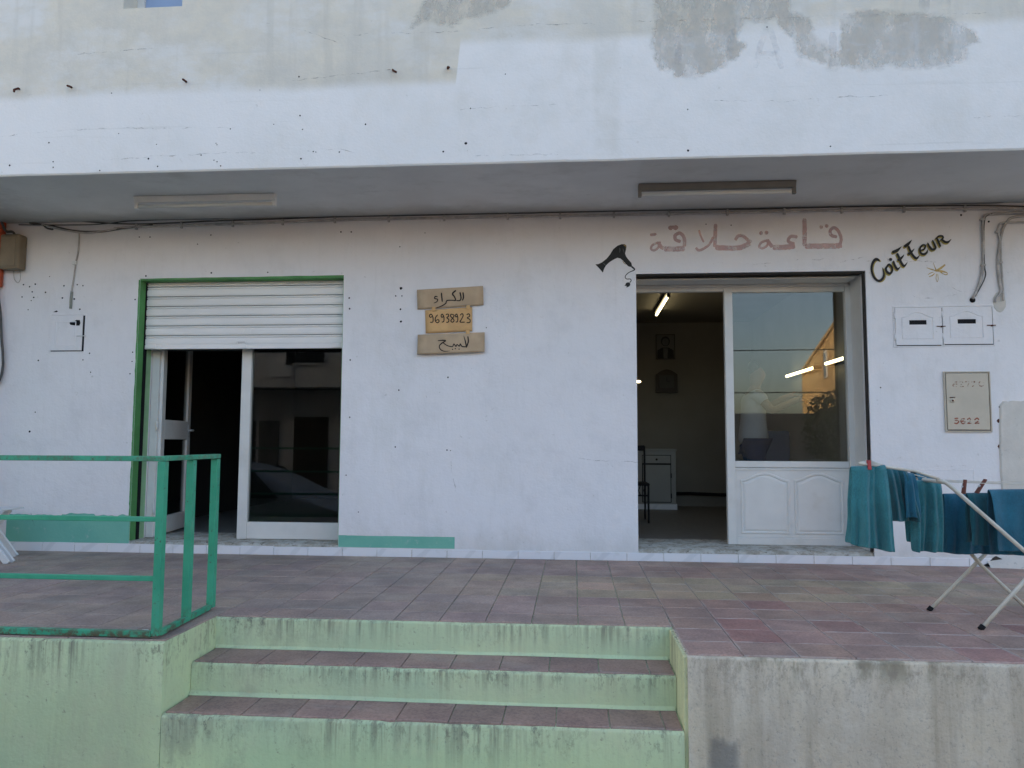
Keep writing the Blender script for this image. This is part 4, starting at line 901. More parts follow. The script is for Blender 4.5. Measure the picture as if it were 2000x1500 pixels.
e, k = sign([(290, 530), (1150, 470), (1150, 910), (300, 950)], -.012, M['card2'], 'middle ochre cardboard sign with the number 96938923', .0, 4)
for s_ in ([(430, 645), (402, 602), (370, 622), (385, 660), (430, 650), (432, 742), (380, 748)], [(522, 612), (482, 660), (476, 720), (512, 758), (546, 735), (530, 702), (486, 718)], [(632, 645), (606, 602), (584, 622), (595, 660), (632, 650), (632, 732), (594, 748)], [(668, 612), (710, 600), (720, 640), (688, 666), (724, 700), (714, 746), (674, 750)], [(800, 612), (762, 605), (757, 640), (800, 682), (820, 722), (790, 750), (760, 725), (790, 680), (820, 632), (800, 607)], [(885, 645), (870, 602), (845, 617), (855, 652), (885, 646), (884, 732), (850, 746)], [(928, 625), (965, 592), (986, 630), (952, 700), (930, 746), (1018, 746)], [(1048, 612), (1092, 597), (1105, 640), (1060, 670), (1112, 702), (1105, 752), (1048, 756)]): k.stroke(s_, 19, rough=.04, sub=4)
k.build('writing', M['marker'], e)
e, k = sign([(160, 980), (1380, 935), (1380, 1295), (155, 1345)], -.024, M['card'], 'bottom brown cardboard sign with black Arabic writing, standing off the wall', -.07, 7)
for s_ in ([(1075, 1010, 22), (1085, 1100, 26), (1068, 1170, 24), (1050, 1222, 10)], [(1000, 1000, 8), (1030, 1100, 22), (1050, 1200, 22)], [(1050, 1205, 20), (970, 1196, 22), (940, 1150, 20), (920, 1192, 20), (880, 1160, 18), (860, 1196, 20), (822, 1150, 18), (795, 1200, 18), (700, 1180, 18), (625, 1128, 20)], [(528, 1092, 14), (620, 1085, 24), (672, 1092, 22), (612, 1132, 24), (560, 1185, 20), (575, 1245, 20), (645, 1285, 18), (755, 1280, 6)]): k.stroke(s_, rough=.02)
for x, y in ((800, 1250), (850, 1238), (918, 1246)): k.disc(x, y, 12)
k.build('writing', M['marker'], e)
for c, lab in (((452, 505), 'small tape tab joining the upper two cardboard signs, left one'), ((1080, 475), 'small tape tab joining the upper two cardboard signs, right one'), ((1075, 932), 'small tape tab joining the lower two cardboard signs')):
    p = W(800 + c[0] / 9.375, 550 + c[1] / 9.375); mb = MB(); mb.box(p.x - .016, p.x + .016, -.0315, -.0295, p.z - .018, p.z + .014); tag(mb.build('tape_tab', M['card2'], None), lab, 'tape')

# cement patch and lump at the right edge
mb = MB(); pts = [(1952, 790), (1960, 783), (1985, 785), (2010, 780), (2060, 778), (2060, 1080), (1968, 1080), (1958, 1000), (1953, 900)]
q = [W(*p_) for p_ in ragged(pts, 1.5, 5)]; mb.hexa([(v.x + .006, -.016, v.z) for v in q], [(v.x - .004, .002, v.z) for v in q]); mb.build('cement_patch', M['cement'], wall)
mb = MB(); rr = []
for i in range(14):
    t = i / 13; x = 3.25 + 1.4 * t; h = .10 * min(1, .35 + t * 2.2) + .02 * sn(t * 6, 2); dp = .14 * min(1, .4 + t * 1.5) + .03 * sn(t * 5, 8)
    rr.append([(x, .004, h + .03), (x, -dp * .4, h), (x, -dp * .8, h * .6), (x, -dp, .0)])
mb.loft(rr); mb.build('cement_foot', M['cement'], wall, True)
mb = MB(); p0 = W(1940, 1095); bc = [(-.11, .004), (.16, .004), (.13, .03), (.06, .065), (.02, .085), (-.02, .06), (-.05, .03)]; mb.hexa([(p0.x + a, -.014, b) for a, b in bc], [(p0.x + a, .004, b) for a, b in bc]); mb.build('broken_corner', simple('dark_soil', (.05, .042, .035), .95), wall)
for d_ in ((1951, 822, 4), (1953, 872, 4)):
    mb = MB(); dots([d_], 0.0); mb.build('anchor_hole', M['rust'], wall)

# left edge: beige box, orange-red panel, hanging cables
p0, p1 = W(0, 525, -.11), W(38, 458, -.11)
e = empty('junction_box', (p0.x, -.06, p0.z)); tag(e, 'beige junction box on the wall at the left edge below the cables', 'junction box')
mb = MB(); mb.box(p0.x - .02, p1.x, -.11, -.002, p0.z, p1.z + .01); mb.build('body', simple('aged_beige_plastic', (.22, .175, .12), .6, .3, .1, 8), e, bevel=.02, seg=3)
mb = MB(); mb.box(p0.x, p1.x - .03, -.116, -.108, p0.z + .03, p1.z - .02); mb.build('lid', simple('beige_lid', (.25, .20, .14), .6, .3, .1, 8), e, bevel=.006)
p0, p1 = W(-60, 562, -.05), W(8, 426, -.05)
mb = MB(); mb.box(p0.x - .4, p1.x, -.06, -.002, p0.z, p1.z); o = mb.build('orange_cabinet', M['orange'], None, bevel=.025, seg=4); tag(o, 'orange red cabinet on the wall cut by the left edge of the photo', 'cabinet')
cable('dark cable looping from the top of the orange cabinet to the junction box', [(-10, 420), (8, 422), (14, 440), (22, 455), (36, 458), (41, 480), (38, 518), (26, 528)], .012, M['dark_cable'], -.06)
cable('thin wire loop hanging below the junction box', [(30, 524), (31, 545), (38, 553), (43, 545), (42, 526)], .003, M['cable'], -.02)
cable('dark cable hanging down the left edge under the orange cabinet', [(4, 540), (5, 580), (9, 610), (11, 660), (14, 700), (12, 730), (4, 750)], .010, M['dark_cable'], -.05)
cable('pale pipe running down the left edge beside the dark cable', [(-6, 560), (2, 620), (6, 680), (7, 720), (0, 748)], .018, M['white_metal'], -.03)
tri = MB(); 
# dark grime spot under box on the wall is a part of the wall paint

# ------------------------------------------------------------------ railing
rl = empty('railing', (-2.035, -2.72, 0)); tag(rl, 'green painted square tube railing along the left terrace edge and the steps', 'railing')
YR = -2.715; XC = G(309, 1250, .0).x; zt_ = .868
def rbar(nm, a, b, wd, dep=None): MB().bar(a, b, wd, dep=dep).build(nm, M['rail'], rl, bevel=.003)
YE = -2.085
XE = W(418, 1000, YE).x; XMD = W(371, 1000, -2.39).x; XC = W(315, 1000, YR).x
for nm, x, y in (('post', XC, YR), ('post', XMD, -2.39), ('post', XE, YE)): rbar(nm, (x, y, .016), (x, y, zt_ - .006), .039)
XW = -5.6
zr = [W(150, 1012, YR).z, W(150, 1127, YR).z]
rbar('top_rail', (XW, YR, zt_ + .008), (XC + .020, YR, zt_ + .008), .040, .026)
rbar('top_rail', (XC, YR + .0205, zt_ + .009), (XE, YE + .020, zt_ + .009), .040, .025)
for z in zr: rbar('rail', (XW, YR, z), (XC - .0205, YR, z), .024)
rbar('bottom_rail', (XW, YR, .022), (XC - .024, YR, .022), .03); rbar('bottom_rail', (XC, YR + .021, .022), (XE, YE - .021, .022), .028)
rbar('post', (-4.6, YR, .03), (-4.6, YR, zt_ - .006), .046)
p = G(283, 1239); mb = MB(); mb.hexa([(p.x + math.cos(a) * .03 * random.uniform(.7, 1.1), p.y + math.sin(a) * .02, .002) for a in [i * .7 for i in range(9)]], [(p.x + math.cos(a) * .018, p.y + math.sin(a) * .012, .022) for a in [i * .7 for i in range(9)]])
tag(mb.build('crumpled_paper', M['paper'], None, True), 'crumpled white scrap of paper by the foot of the corner rail post', 'litter')

# ------------------------------------------------------------------ folding stool at the left edge
e = empty('folding_stool', (-4.8, -.5, 0)); tag(e, 'white folding stool with crossed legs cut by the left edge behind the railing', 'stool')
f1, f2 = G(15, 1101), G(31, 1087); dX = .36
for f in (f1, f2, f1 + Vector((0, .05, 0))):
    mb = MB(); mb.bar((f.x, f.y, .0), (f.x - .34, f.y + (.01 if f is f2 else .0), .39), .022, dep=.05); mb.build('leg', M['white_metal'], e, bevel=.004)
for y in (f1.y + .025, f2.y - .03):
    mb = MB(); mb.bar((f1.x - .58, y, .0), (f1.x - .26, y, .39), .022, dep=.045); mb.build('leg', M['white_metal'], e, bevel=.004)
for i in range(5):
    mb = MB(); a = f1.x - .62 + i * .088; mb.box(a, a + .076, f1.y - .04, f2.y + .05, .392, .408); mb.build('seat_slat', M['white_metal'], e, bevel=.004)

# ------------------------------------------------------------------ drying rack
rk = empty('drying_rack', (2.35, -1.92, 0)); tag(rk, 'cream metal folding drying rack with crossed legs hung with teal towels', 'drying rack')
YN, YK = -2.16, -1.69; ZT = .777; XT = 1.95; XT2 = 2.81
def rt(nm, pts, r=.011): MB().tube(pts, r, 10).build(nm, M['rack'], rk, True)
FN = G(1922, 1233); FK = G(1815, 1193)
rt('leg', [(2.77, YN, .0), (2.33, YN, .416), (XT + .03, YN, ZT - .035), (XT, YN, ZT - .012), (XT - .04, YN, ZT + .002)])
rt('leg', [(FN.x, YN + .03, .0), (2.323, YN + .03, .233), (XT2, YN + .03, ZT)])
rt('leg', [(FK.x, YK, .0), (2.336, YK, .286), (XT2, YK, ZT)])
rt('leg', [(2.61, YK - .03, .0), (2.336, YK - .03, .272), (XT, YK - .03, ZT - .02)])
rt('cross_bar', [(XT, YN + .012, ZT - .012), (XT, YK - .03, ZT - .012)]); rt('cross_bar', [(XT2, YN + .03, ZT), (XT2, YK, ZT)])
WL = W(1690, 905, YN)
rt('wing_bar', [(XT - .03, YN - .004, ZT + .004), (1.80, YN - .004, ZT + .045), (WL.x - .03, YN - .004, WL.z + .0)], .008)
WK = W(1700, 906, YK).x; rt('wing_bar', [(XT - .03, YK, ZT + .004), (1.86, YK, ZT + .045), (WK, YK, WL.z)], .008); rt('wing_bar', [(WL.x - .03, YN - .004, WL.z), (WK, YK, WL.z)], .008)
for y in (-2.12, -1.98, -1.80): rt('hanging_line', [(XT + .002, y, ZT - .012), (2.4, y, ZT - .026), (XT2, y, ZT)], .002)
for y in (-2.02, -1.85): rt('hanging_line', [(XT - .03, y, ZT + .004), (WL.x + (WK - WL.x) * (y - YN) / (YK - YN), y, WL.z)], .0028)
for f in (FN, FK):
    MB().tube([(f.x - .004, (YN + .03 if f is FN else YK), .0), (f.x + .014, (YN + .03 if f is FN else YK), .022)], .0145, 10).build('foot_cap', M['black'], rk, True)

def towel(label, tl, tr, zb_f, zb_b, Y, mtl, bl=0, br=0, fold=.018, ph=0., sag=.0, spread=.05, nx=40, nw=3.0, sk=0.0):
    """draped over a line running along X at depth Y: tl,tr are (x,z) of the fold, zb_f / zb_b the hem heights in front and behind"""
    rows = []; NV = 16
    ft = [i / NV for i in range(NV + 1)]
    for side in (0, 1):
        for v in (reversed(ft) if side == 0 else ft[1:]):
            row = []
            for i in range(nx + 1):
                u = i / nx; x0 = tl[0] + (tr[0] - tl[0]) * u; z0 = tl[1] + (tr[1] - tl[1]) * u - sag * math.sin(math.pi * u)
                zb_ = (zb_f if side == 0 else zb_b); zb_ = zb_ + sk * (u - .5) * (1 if side == 0 else -.6)
                z = z0 + (zb_ - z0) * v
                x = x0 + (bl * (1 - u) + br * u) * v
                uu = u + .06 * math.sin(v * 2.2 + ph) + .05 * sn(u * 3, ph, v * 1.5); wv = fold * (.25 + .75 * v ** .6) * (math.sin(uu * math.pi * 2 * nw + ph + (1.3 if side else 0)) + .55 * math.sin(uu * math.pi * 2 * nw * 2.3 + ph * 2.1 + v * 1.2) + .5 * sn(u * 7, ph + v * 2, side)) + (.0025 if .93 < v < .97 else 0)
                if v > .85: z += .006 * sn(u * 5 + ph, side)
                off = spread * (1 - math.exp(-v * 5)) * .5 + .008
                y = Y - off + wv if side == 0 else Y + off + wv
                if v == 0: y = Y; z = z0 + .005
                row.append((x + .006 * sn(v * 3, ph + u * 2), y, z))
            rows.append(row)
    mb = MB(); mb.loft(rows); o = mb.build('towel', mtl, None, True, fix=False)
    md = o.modifiers.new('t', 'SOLIDIFY'); md.thickness = .0035; md.offset = 0
    md = o.modifiers.new('s', 'SUBSURF'); md.levels = 1; md.render_levels = 1
    tag(o, label, 'towel', 'teal towels on the drying rack'); return o
def wz(px, py, Y): q = W(px, py, Y); return (q.x, q.z)
ya = -2.165
a, b = wz(1662, 909, ya), wz(1728, 906, ya)
towel('long teal towel at the left end of the rack under the red peg', a, b, wz(1680, 1070, ya)[1], wz(1700, 1060, ya)[1], ya, M['towel'], bl=-.02, br=.02, fold=.021, ph=.6, spread=.05, nw=1.7, sk=-.035)
a, b = wz(1722, 908, -2.03), wz(1770, 917, -2.03)
towel('short teal towel hanging second from the left on the rack', a, b, wz(1750, 1017, -2.03)[1], wz(1740, 1000, -2.03)[1], -2.03, M['towel_dark'], bl=.0, br=.05, fold=.022, ph=2.2, spread=.06, nw=1.5)
a, b = wz(1762, 921, -2.05), wz(1785, 925, -2.05)
towel('narrow blue towel folded over the wing of the rack', a, b, wz(1775, 1010, -2.05)[1], wz(1775, 1000, -2.05)[1], -2.05, M['towel_blue'], bl=.0, br=.02, fold=.008, ph=1.2, spread=.05, nw=1)
a, b = wz(1783, 918, -1.86), wz(1822, 930, -1.86)
towel('small towel lying over the bend of the rack', a, b, wz(1800, 960, -1.86)[1], wz(1800, 960, -1.86)[1], -1.86, M['towel_blue'], bl=.0, br=.02, fold=.006, ph=1.9, spread=.12, nw=1)
a, b = wz(1768, 936, -1.93), wz(1836, 938, -1.93)
towel('dark teal towel hanging in the middle behind the short towel', a, b, wz(1805, 1076, -1.93)[1], wz(1800, 1060, -1.93)[1], -1.93, M['towel'], bl=.005, br=-.008, fold=.022, ph=3.6, spread=.07, nw=1.7)
a, b = wz(1842, 963, -1.80), wz(1932, 962, -1.80)
towel('wide deep blue towel hanging at the back of the rack', a, b, wz(1880, 1080, -1.80)[1], wz(1890, 1083, -1.80)[1], -1.80, M['towel_blue'], bl=-.0, br=.03, fold=.022, ph=.3, spread=.05, nw=1.6)
a, b = wz(1888, 962, -1.98), wz(1930, 962, -1.98)
towel('narrow dark teal towel left of the right hand blue towel', a, b, wz(1905, 1064, -1.98)[1], wz(1905, 1060, -1.98)[1], -1.98, M['towel_dark'], bl=-.0, br=.03, fold=.008, ph=4.3, spread=.04, nw=1)
a, b = wz(1928, 955, -2.09), wz(2075, 953, -2.09)
towel('broad blue towel at the right edge hanging over the front line', a, b, wz(1970, 1076, -2.09)[1], wz(1970, 1086, -2.09)[1], -2.09, M['towel_blue'], bl=.02, br=.02, fold=.016, ph=5.3, spread=.05, nw=1.3)
def peg(px, py, Y, lean, mtl, label, L=.075):
    p = W(px, py, Y); e = empty('clothes_peg', (p.x, Y, p.z - .03)); tag(e, label, 'clothes peg')
    for s_ in (-1, 1):
        mb = MB(); mb.bar((p.x - lean * .4, Y + s_ * .010, p.z - L * .45), (p.x + lean * .6, Y + s_ * .005, p.z + L * .55), .019, dep=.008); mb.build('jaw', mtl, e, bevel=.002)
    mb = MB(); mb.tube([(p.x - .009, Y, p.z + .004), (p.x + .009, Y, p.z + .004)], .0055, 8); mb.build('spring', M['silver'], e)
peg(1697, 909, -2.175, .0, M['peg_red'], 'red clothes peg on the leftmost towel', .05)
peg(1882, 952, -2.12, .012, M['peg_wood'], 'brown clothes peg standing upright on the front line of the rack')
peg(1914, 951, -2.02, .05, M['peg_wood'], 'brown clothes peg leaning right on the rack line')

# ------------------------------------------------------------------ inside the right shop
def lamp_tube(xa, ya, xb, yb, z, label, nm, cat='light', wallside=None):
    e = empty(nm, (xa, ya, z)); tag(e, label, cat, 'lit tubes in the right shop')
    a, b = Vector((xa, ya, z)), Vector((xb, yb, z)); d = (b - a).normalized()
    o = Vector((.035, 0, 0)) if wallside else Vector((0, 0, .04))
    MB().bar(a + o, b + o, .05, dep=.035).build('housing', M['dark_wood'], e)
    MB().tube([a + d * .03, b - d * .03], .0145, 10).build('tube', M['tube_on'], e, True)
    for q in (a, b - d * .03): MB().bar(q + o * .0, q + d * .03, .03, dep=.04).build('lamp_holder', M['dark_wood'], e)
lamp_tube(1.045, 1.98, 1.052, 3.28, 2.585, 'lit fluorescent tube on the ceiling inside the right shop', 'ceiling_light')
lamp_tube(2.40, .50, 2.40, 1.07, 1.725, 'lit fluorescent tube seen through the right window, nearer the frame', 'wall_light', wallside=True)
lamp_tube(2.40, 1.35, 2.40, 2.40, 1.722, 'lit fluorescent tube seen through the right window, farther in', 'wall_light', wallside=True)
p = W(1247, 745, 2.0); e = empty('wall_lamp', (p.x - .2, 2.0, p.z)); tag(e, 'small lit lamp just inside the right doorway at its left jamb', 'light')
MB().tube([(p.x - .62, 2.0, p.z), (p.x + .012, 2.0, p.z - .002), (p.x + .026, 2.0, p.z - .003)], [.014, .0145, .008], 12).build('tube', M['bulb_on'], e, True)
MB().bar((p.x - .64, 2.02, p.z + .03), (p.x + .0, 2.02, p.z + .03), .04).build('housing', M['dark_wood'], e)
MB().bar((p.x - .3, 2.02, p.z + .05), (p.x - .3, 2.02, 2.65), .012).build('hanger', M['dark_wood'], e)
# portrait and wall clock on the back wall
YB = 4.315
a, b = W(1281, 702, 4.3), W(1318, 653, 4.3)
e = empty('framed_portrait', (a.x, 4.3, a.z)); tag(e, 'framed black and white portrait on the back wall of the right shop', 'picture')
MB().box(a.x, b.x, YB - .022, YB - .002, a.z, b.z).build('frame', M['dark_wood'], e)
MB().box(a.x + .010, b.x - .010, YB - .026, YB - .0225, a.z + .010, b.z - .010).build('print', M['photo_grey'], e)
cx_, w_, h_ = (a.x + b.x) / 2, b.x - a.x, b.z - a.z
mb = MB(); yy = YB - .0268
el = lambda cx, cz, rx, rz, y, nn=18: [(cx + math.cos(6.2832 * i / nn) * rx, y, cz + math.sin(6.2832 * i / nn) * rz) for i in range(nn)]
mb.face(el(cx_, a.z + h_ * .72, w_ * .24, h_ * .20, yy), 0); mb.face(el(cx_, a.z + h_ * .69, w_ * .17, h_ * .15, yy - .0005), 1)
mb.face([(cx_ - w_ * .44, yy, a.z + .012), (cx_ + w_ * .44, yy, a.z + .012), (cx_ + w_ * .42, yy, a.z + h_ * .36), (cx_ + w_ * .16, yy, a.z + h_ * .47), (cx_ - w_ * .16, yy, a.z + h_ * .47), (cx_ - w_ * .42, yy, a.z + h_ * .36)], 0)
mb.face([(cx_ - w_ * .1, yy - .0005, a.z + .012), (cx_ + w_ * .1, yy - .0005, a.z + .012), (cx_ + w_ * .12, yy - .0005, a.z + h_ * .44), (cx_ - w_ * .12, yy - .0005, a.z + h_ * .44)], 1)
mb.build('figure', [M['photo_dark'], M['photo_mid']], e, fix=False)
a, b = W(1281, 767, 4.3), W(1322, 722, 4.3)
e = empty('wall_clock', (a.x, 4.3, a.z)); tag(e, 'dark wooden wall clock with an arched top below the portrait', 'clock')
w_, h_ = b.x - a.x, b.z - a.z
arch = [(a.x, a.z), (b.x, a.z), (b.x, a.z + h_ * .78)] + [(b.x + (a.x - b.x) * t / 12, a.z + h_ * (.78 + .22 * math.sin(math.pi * t / 12))) for t in range(1, 12)] + [(a.x, a.z + h_ * .78)]
MB().hexa([(x, YB - .07, z) for x, z in arch], [(x, YB - .003, z) for x, z in arch]).build('case', M['dark_wood'], e)
MB().face([(a.x + w_ * .16, YB - .0715, a.z + h_ * .2), (b.x - w_ * .16, YB - .0715, a.z + h_ * .2), (b.x - w_ * .16, YB - .0715, a.z + h_ * .74), (a.x + w_ * .16, YB - .0715, a.z + h_ * .74)]); mb = MB(); mb.box(a.x + w_ * .16, b.x - w_ * .16, YB - .074, YB - .0705, a.z + h_ * .2, a.z + h_ * .74); mb.build('dial', M['dark_dial'], e)
mb = MB(); cz = a.z + h_ * .48; mb.box((a.x + b.x) / 2 - .004, (a.x + b.x) / 2 + .004, YB - .077, YB - .0745, cz, cz + .055); mb.box((a.x + b.x) / 2 - .0035, (a.x + b.x) / 2 + .04, YB - .0765, YB - .0745, cz - .0035, cz + .0035); mb.build('hands', M['black'], e)
# cabinet
YC = 3.70; a, b = W(1256, 992, YC), W(1320, 880, YC); xa, xb = a.x - .12, b.x
e = empty('cabinet', (xa, YC, ZF)); tag(e, 'low white cabinet with a drawer and a door inside the right shop', 'cabinet')
MB().box(xa - .5, xb, YC + .012, 4.3, ZF + .07, .86).build('carcass', M['cabinet'], e, bevel=.003); MB().box(xa - .5, xb + .01, YC + .006, 4.29, ZF, ZF + .07).build('plinth', M['marble'], e)
MB().box(a.x, xb - .07, YC, YC + .011, .70, .80).build('drawer', M['cabinet'], e, bevel=.002); MB().box(a.x + .004, xb - .072, YC, YC + .011, ZF + .10, .68).build('door', M['cabinet'], e, bevel=.002)
MB().box(a.x - .008, xb - .062, YC + .0105, YC + .0118, ZF + .09, .808).build('gap', M['black'], e)
for x, z in (((a.x + xb - .07) / 2, .75), (a.x + .04, .42)): MB().tube([(x, YC, z), (x, YC - .022, z)], .014, 10).build('knob', M['dark_wood'], e, True)
for z in (.28, .54): MB().tube([(xb - .066, YC - .004, z - .03), (xb - .066, YC - .004, z + .03)], .008, 8).build('hinge', M['black'], e)
MB().box(xa - .5, xb + .012, YC - .01, 4.3, .861, .885).build('top', M['cabinet'], e)
# pipes along the back wall foot
o = MB().tube([(xb + .01, 4.26, .27), (1.6, 4.26, .275), (2.0, 4.26, .262), (2.4, 4.26, .265)], .022, 8).build('floor_pipe', M['black'], None, True); tag(o, 'dark pipe along the foot of the back wall in the right shop', 'pipe')
# chair beside the doorway
f = G(1267, 1022, ZF); e = empty('chair', (f.x - .2, f.y, ZF)); tag(e, 'dark metal chair just inside the right doorway, half hidden by the jamb', 'chair')
sz = W(1260, 968, f.y).z; st_ = W(1260, 948, f.y).z
for x, y in ((f.x, f.y), (f.x - .42, f.y), (f.x, f.y + .4), (f.x - .42, f.y + .4)): MB().tube([(x, y, ZF), (x, y, st_)], .011, 8).build('leg', M['black'], e)
MB().box(f.x - .44, f.x + .015, f.y - .01, f.y + .42, st_ - .004, st_ + .022).build('seat', M['black'], e, bevel=.008)
MB().bar((f.x, f.y, sz), (f.x - .42, f.y, sz), .016).build('stretcher', M['black'], e)
for i in range(7):
    x = f.x - .03 - i * .055; MB().tube([(x, f.y, sz), (x - .02, f.y, (sz + st_) / 2), (x, f.y, st_)], .005, 6).build('scroll', M['black'], e)
for x in (f.x - .42, f.x): MB().tube([(x, f.y + .4, st_), (x, f.y + .43, st_ + .42)], .011, 8).build('back_post', M['black'], e)
MB().bar((f.x - .42, f.y + .43, st_ + .40), (f.x, f.y + .43, st_ + .40), .02, dep=.06).build('backrest', M['black'], e)

# person in a white t-shirt behind the glass, side on, arms raised
def skin_mesh(name, V, E, mtl, parent, root=0):
    me = bpy.data.meshes.new(name); me.from_pydata([v[:3] for v in V], E, []); o = bpy.data.objects.new(name, me); COL.objects.link(o)
    md = o.modifiers.new('skin', 'SKIN'); md.use_smooth_shade = True
    sv = me.skin_vertices[0].data
    for i, v in enumerate(V): sv[i].radius = (v[3], v[4] if len(v) > 4 else v[3])
    sv[root].use_root = True
    o.modifiers.new('sub', 'SUBSURF').render_levels = 2
    me.materials.append(mtl); o.parent = parent; return o
px_, py_ = 1.93, 2.0
pe = empty('person', (px_, py_, ZF)); tag(pe, 'person in a white t-shirt and blue trousers seen through the right window, arms raised', 'person')
V = [(0, 0, .90, .125), (0, 0, 1.08, .115), (.01, 0, 1.28, .135), (.02, 0, 1.40, .09), (.03, 0, 1.47, .052), (.05, 0, 1.56, .085), (.055, 0, 1.64, .092), (.05, 0, 1.71, .06),
     (.0, -.10, .86, .085), (.03, -.11, .48, .062), (.0, -.11, .10, .04), (.0, -.11, .04, .042), (.15, -.11, .03, .034),
     (.0, .10, .86, .085), (.02, .11, .48, .062), (-.02, .11, .10, .04), (-.02, .11, .04, .042), (.13, .11, .03, .034),
     (.02, -.17, 1.38, .055), (.15, -.22, 1.20, .046), (.36, -.16, 1.30, .036), (.43, -.14, 1.32, .03),
     (.02, .17, 1.38, .055), (.16, .22, 1.22, .046), (.37, .14, 1.36, .036), (.44, .12, 1.38, .03), (.135, 0, 1.60, .02)]
for hx_, hy_, hz_ in ((.43, -.14, 1.32), (.44, .12, 1.38)):
    for i, (ln, dy) in enumerate(((.075, -.03), (.09, -.012), (.085, .008), (.07, .026))):
        V += [(hx_ + .045, hy_ + dy, hz_ + .005, .011), (hx_ + .045 + ln * .6, hy_ + dy, hz_ - .005, .009), (hx_ + .03 + ln, hy_ + dy * .9, hz_ - .03, .008)]
    V += [(hx_ + .02, hy_, hz_ + .03, .012), (hx_ + .055, hy_, hz_ + .05, .010)]
E = [(0, 1), (1, 2), (2, 3), (3, 4), (4, 5), (5, 6), (6, 7), (0, 8), (8, 9), (9, 10), (10, 11), (11, 12), (0, 13), (13, 14), (14, 15), (15, 16), (16, 17), (3, 18), (18, 19), (19, 20), (20, 21), (3, 22), (22, 23), (23, 24), (24, 25), (6, 26)]
b = 27
for root in (21, 25):
    for i in range(4): E += [(root, b), (b, b + 1), (b + 1, b + 2)]; b += 3
    E += [(root, b), (b, b + 1)]; b += 2
skin_mesh('body', V, E, M['skin'], pe)
skin_mesh('t_shirt', [(0, 0, .82, .185, .20), (0, 0, .98, .165, .185), (.005, 0, 1.14, .135, .165), (.01, 0, 1.30, .15, .17), (.02, 0, 1.40, .10, .11), (.02, -.17, 1.385, .075), (.09, -.205, 1.28, .072), (.02, .17, 1.385, .075), (.09, .205, 1.29, .072)], [(0, 1), (1, 2), (2, 3), (3, 4), (4, 5), (5, 6), (4, 7), (7, 8)], M['tshirt'], pe)
skin_mesh('trousers', [(0, 0, .97, .150, .17), (0, -.10, .80, .115), (.03, -.11, .48, .078), (.0, -.11, .09, .065), (0, .10, .80, .115), (.02, .11, .48, .078), (-.02, .11, .09, .065)], [(0, 1), (1, 2), (2, 3), (0, 4), (4, 5), (5, 6)], M['jeans'], pe)
skin_mesh('hair', [(-.005, 0, 1.60, .07), (.02, 0, 1.70, .082), (.06, 0, 1.735, .05)], [(0, 1), (1, 2)], M['hair'], pe)
# barber chair beside the person
e = empty('barber_chair', (2.25, 2.2, ZF)); e.scale = (.72, .8, .9); tag(e, 'dark blue padded barber chair behind the right window', 'chair')
for nm, bx_, mt_, bv in (('seat', (-.27, .27, -.26, .26, .46, .58), 'chair_blue', .04), ('backrest', (-.25, .25, .24, .36, .60, 1.12), 'chair_blue', .04), ('base', (-.26, .26, -.26, .26, 0, .04), 'chrome', .015), ('column', (-.06, .06, -.06, .06, .04, .46), 'chrome', .02), ('armrest', (-.32, -.26, -.22, .28, .66, .72), 'chair_blue', .02), ('armrest', (.26, .32, -.22, .28, .66, .72), 'chair_blue', .02), ('footrest', (-.2, .2, -.52, -.38, .14, .18), 'chrome', .01), ('armrest_post', (-.30, -.28, -.02, .02, .46, .66), 'chrome', .004), ('armrest_post', (.28, .30, -.02, .02, .46, .66), 'chrome', .004), ('footrest_arm', (-.03, .03, -.40, -.05, .10, .14), 'chrome', .004)):
    mb = MB(); mb.box(*bx_); o = mb.build(nm, M[mt_], None, bevel=bv, seg=3); o.parent = e

# ------------------------------------------------------------------ across the street (seen in the glass)
def house(name, label, x0, x1, y0, y1, z1, mtl, over=None, wins=(), door=None, top=None):
    e = empty(name, ((x0 + x1) / 2, y1, Z_ST)); tag(e, label, 'house')
    mb = MB()
    if top:
        pr = [(x0, Z_ST), (x1, Z_ST), (x1, z1)] + top; mb.hexa([(x, y1, z) for x, z in pr], [(x, y0, z) for x, z in pr])
    else: mb.box(x0, x1, y0, y1, Z_ST, z1)
    mb.build('wall', mtl, e)
    if over: MB().box(x0 - .1, x1, y1 - .002, y1 + over[0], over[1], z1 + .2).build('overhang', mtl, e)
    yy = y1 + (over[0] if over else 0)
    for (a, b, c_, d_) in wins:
        ywn = yy if (over and c_ > over[1]) else y1
        f = MB().box(a - .06, b + .06, ywn + .001, ywn + .05, c_ - .06, d_ + .06).build('window', M['frame'], e); MB().box(a, b, ywn + .02, ywn + .055, c_, d_).build('pane', M['car_glass'], f)
    if door: MB().box(door[0], door[1], y1 + .001, y1 + .04, Z_ST + .1, door[2]).build('door', M['dark_wood'], e)
    return e
house('white_house', 'white house across the street reflected in the left shop window', -15, -4.9, -20, -12.2, 5.6, M['house_white'], (1.0, 2.3), [(-7.0, -6.1, 2.9, 3.9), (-9.6, -8.6, 2.9, 3.9), (-8.8, -8.2, .4, 1.5)], (-7.2, -6.3, 1.6))
wh = [o for o in bpy.data.objects if o.name == 'white_house'][0]
yo = -11.2
MB().hexa([(-6.2 + math.cos(a) * 1.5, yo + .001, 4.6 + math.sin(a) * 1.3) for a in [i * .3142 for i in range(20)]], [(-6.2 + math.cos(a) * 1.5, yo + .012, 4.6 + math.sin(a) * 1.3) for a in [i * .3142 for i in range(20)]]).build('balcony_arch', M['garden'], wh)
MB().box(-7.5, -6.9, yo + .001, yo + .05, 2.55, 3.25).build('sign_board', M['paper'], wh)
MB().box(-5.6, -5.1, yo + .001, yo + .3, 2.7, 3.1).build('air_conditioner', M['white_metal'], wh)
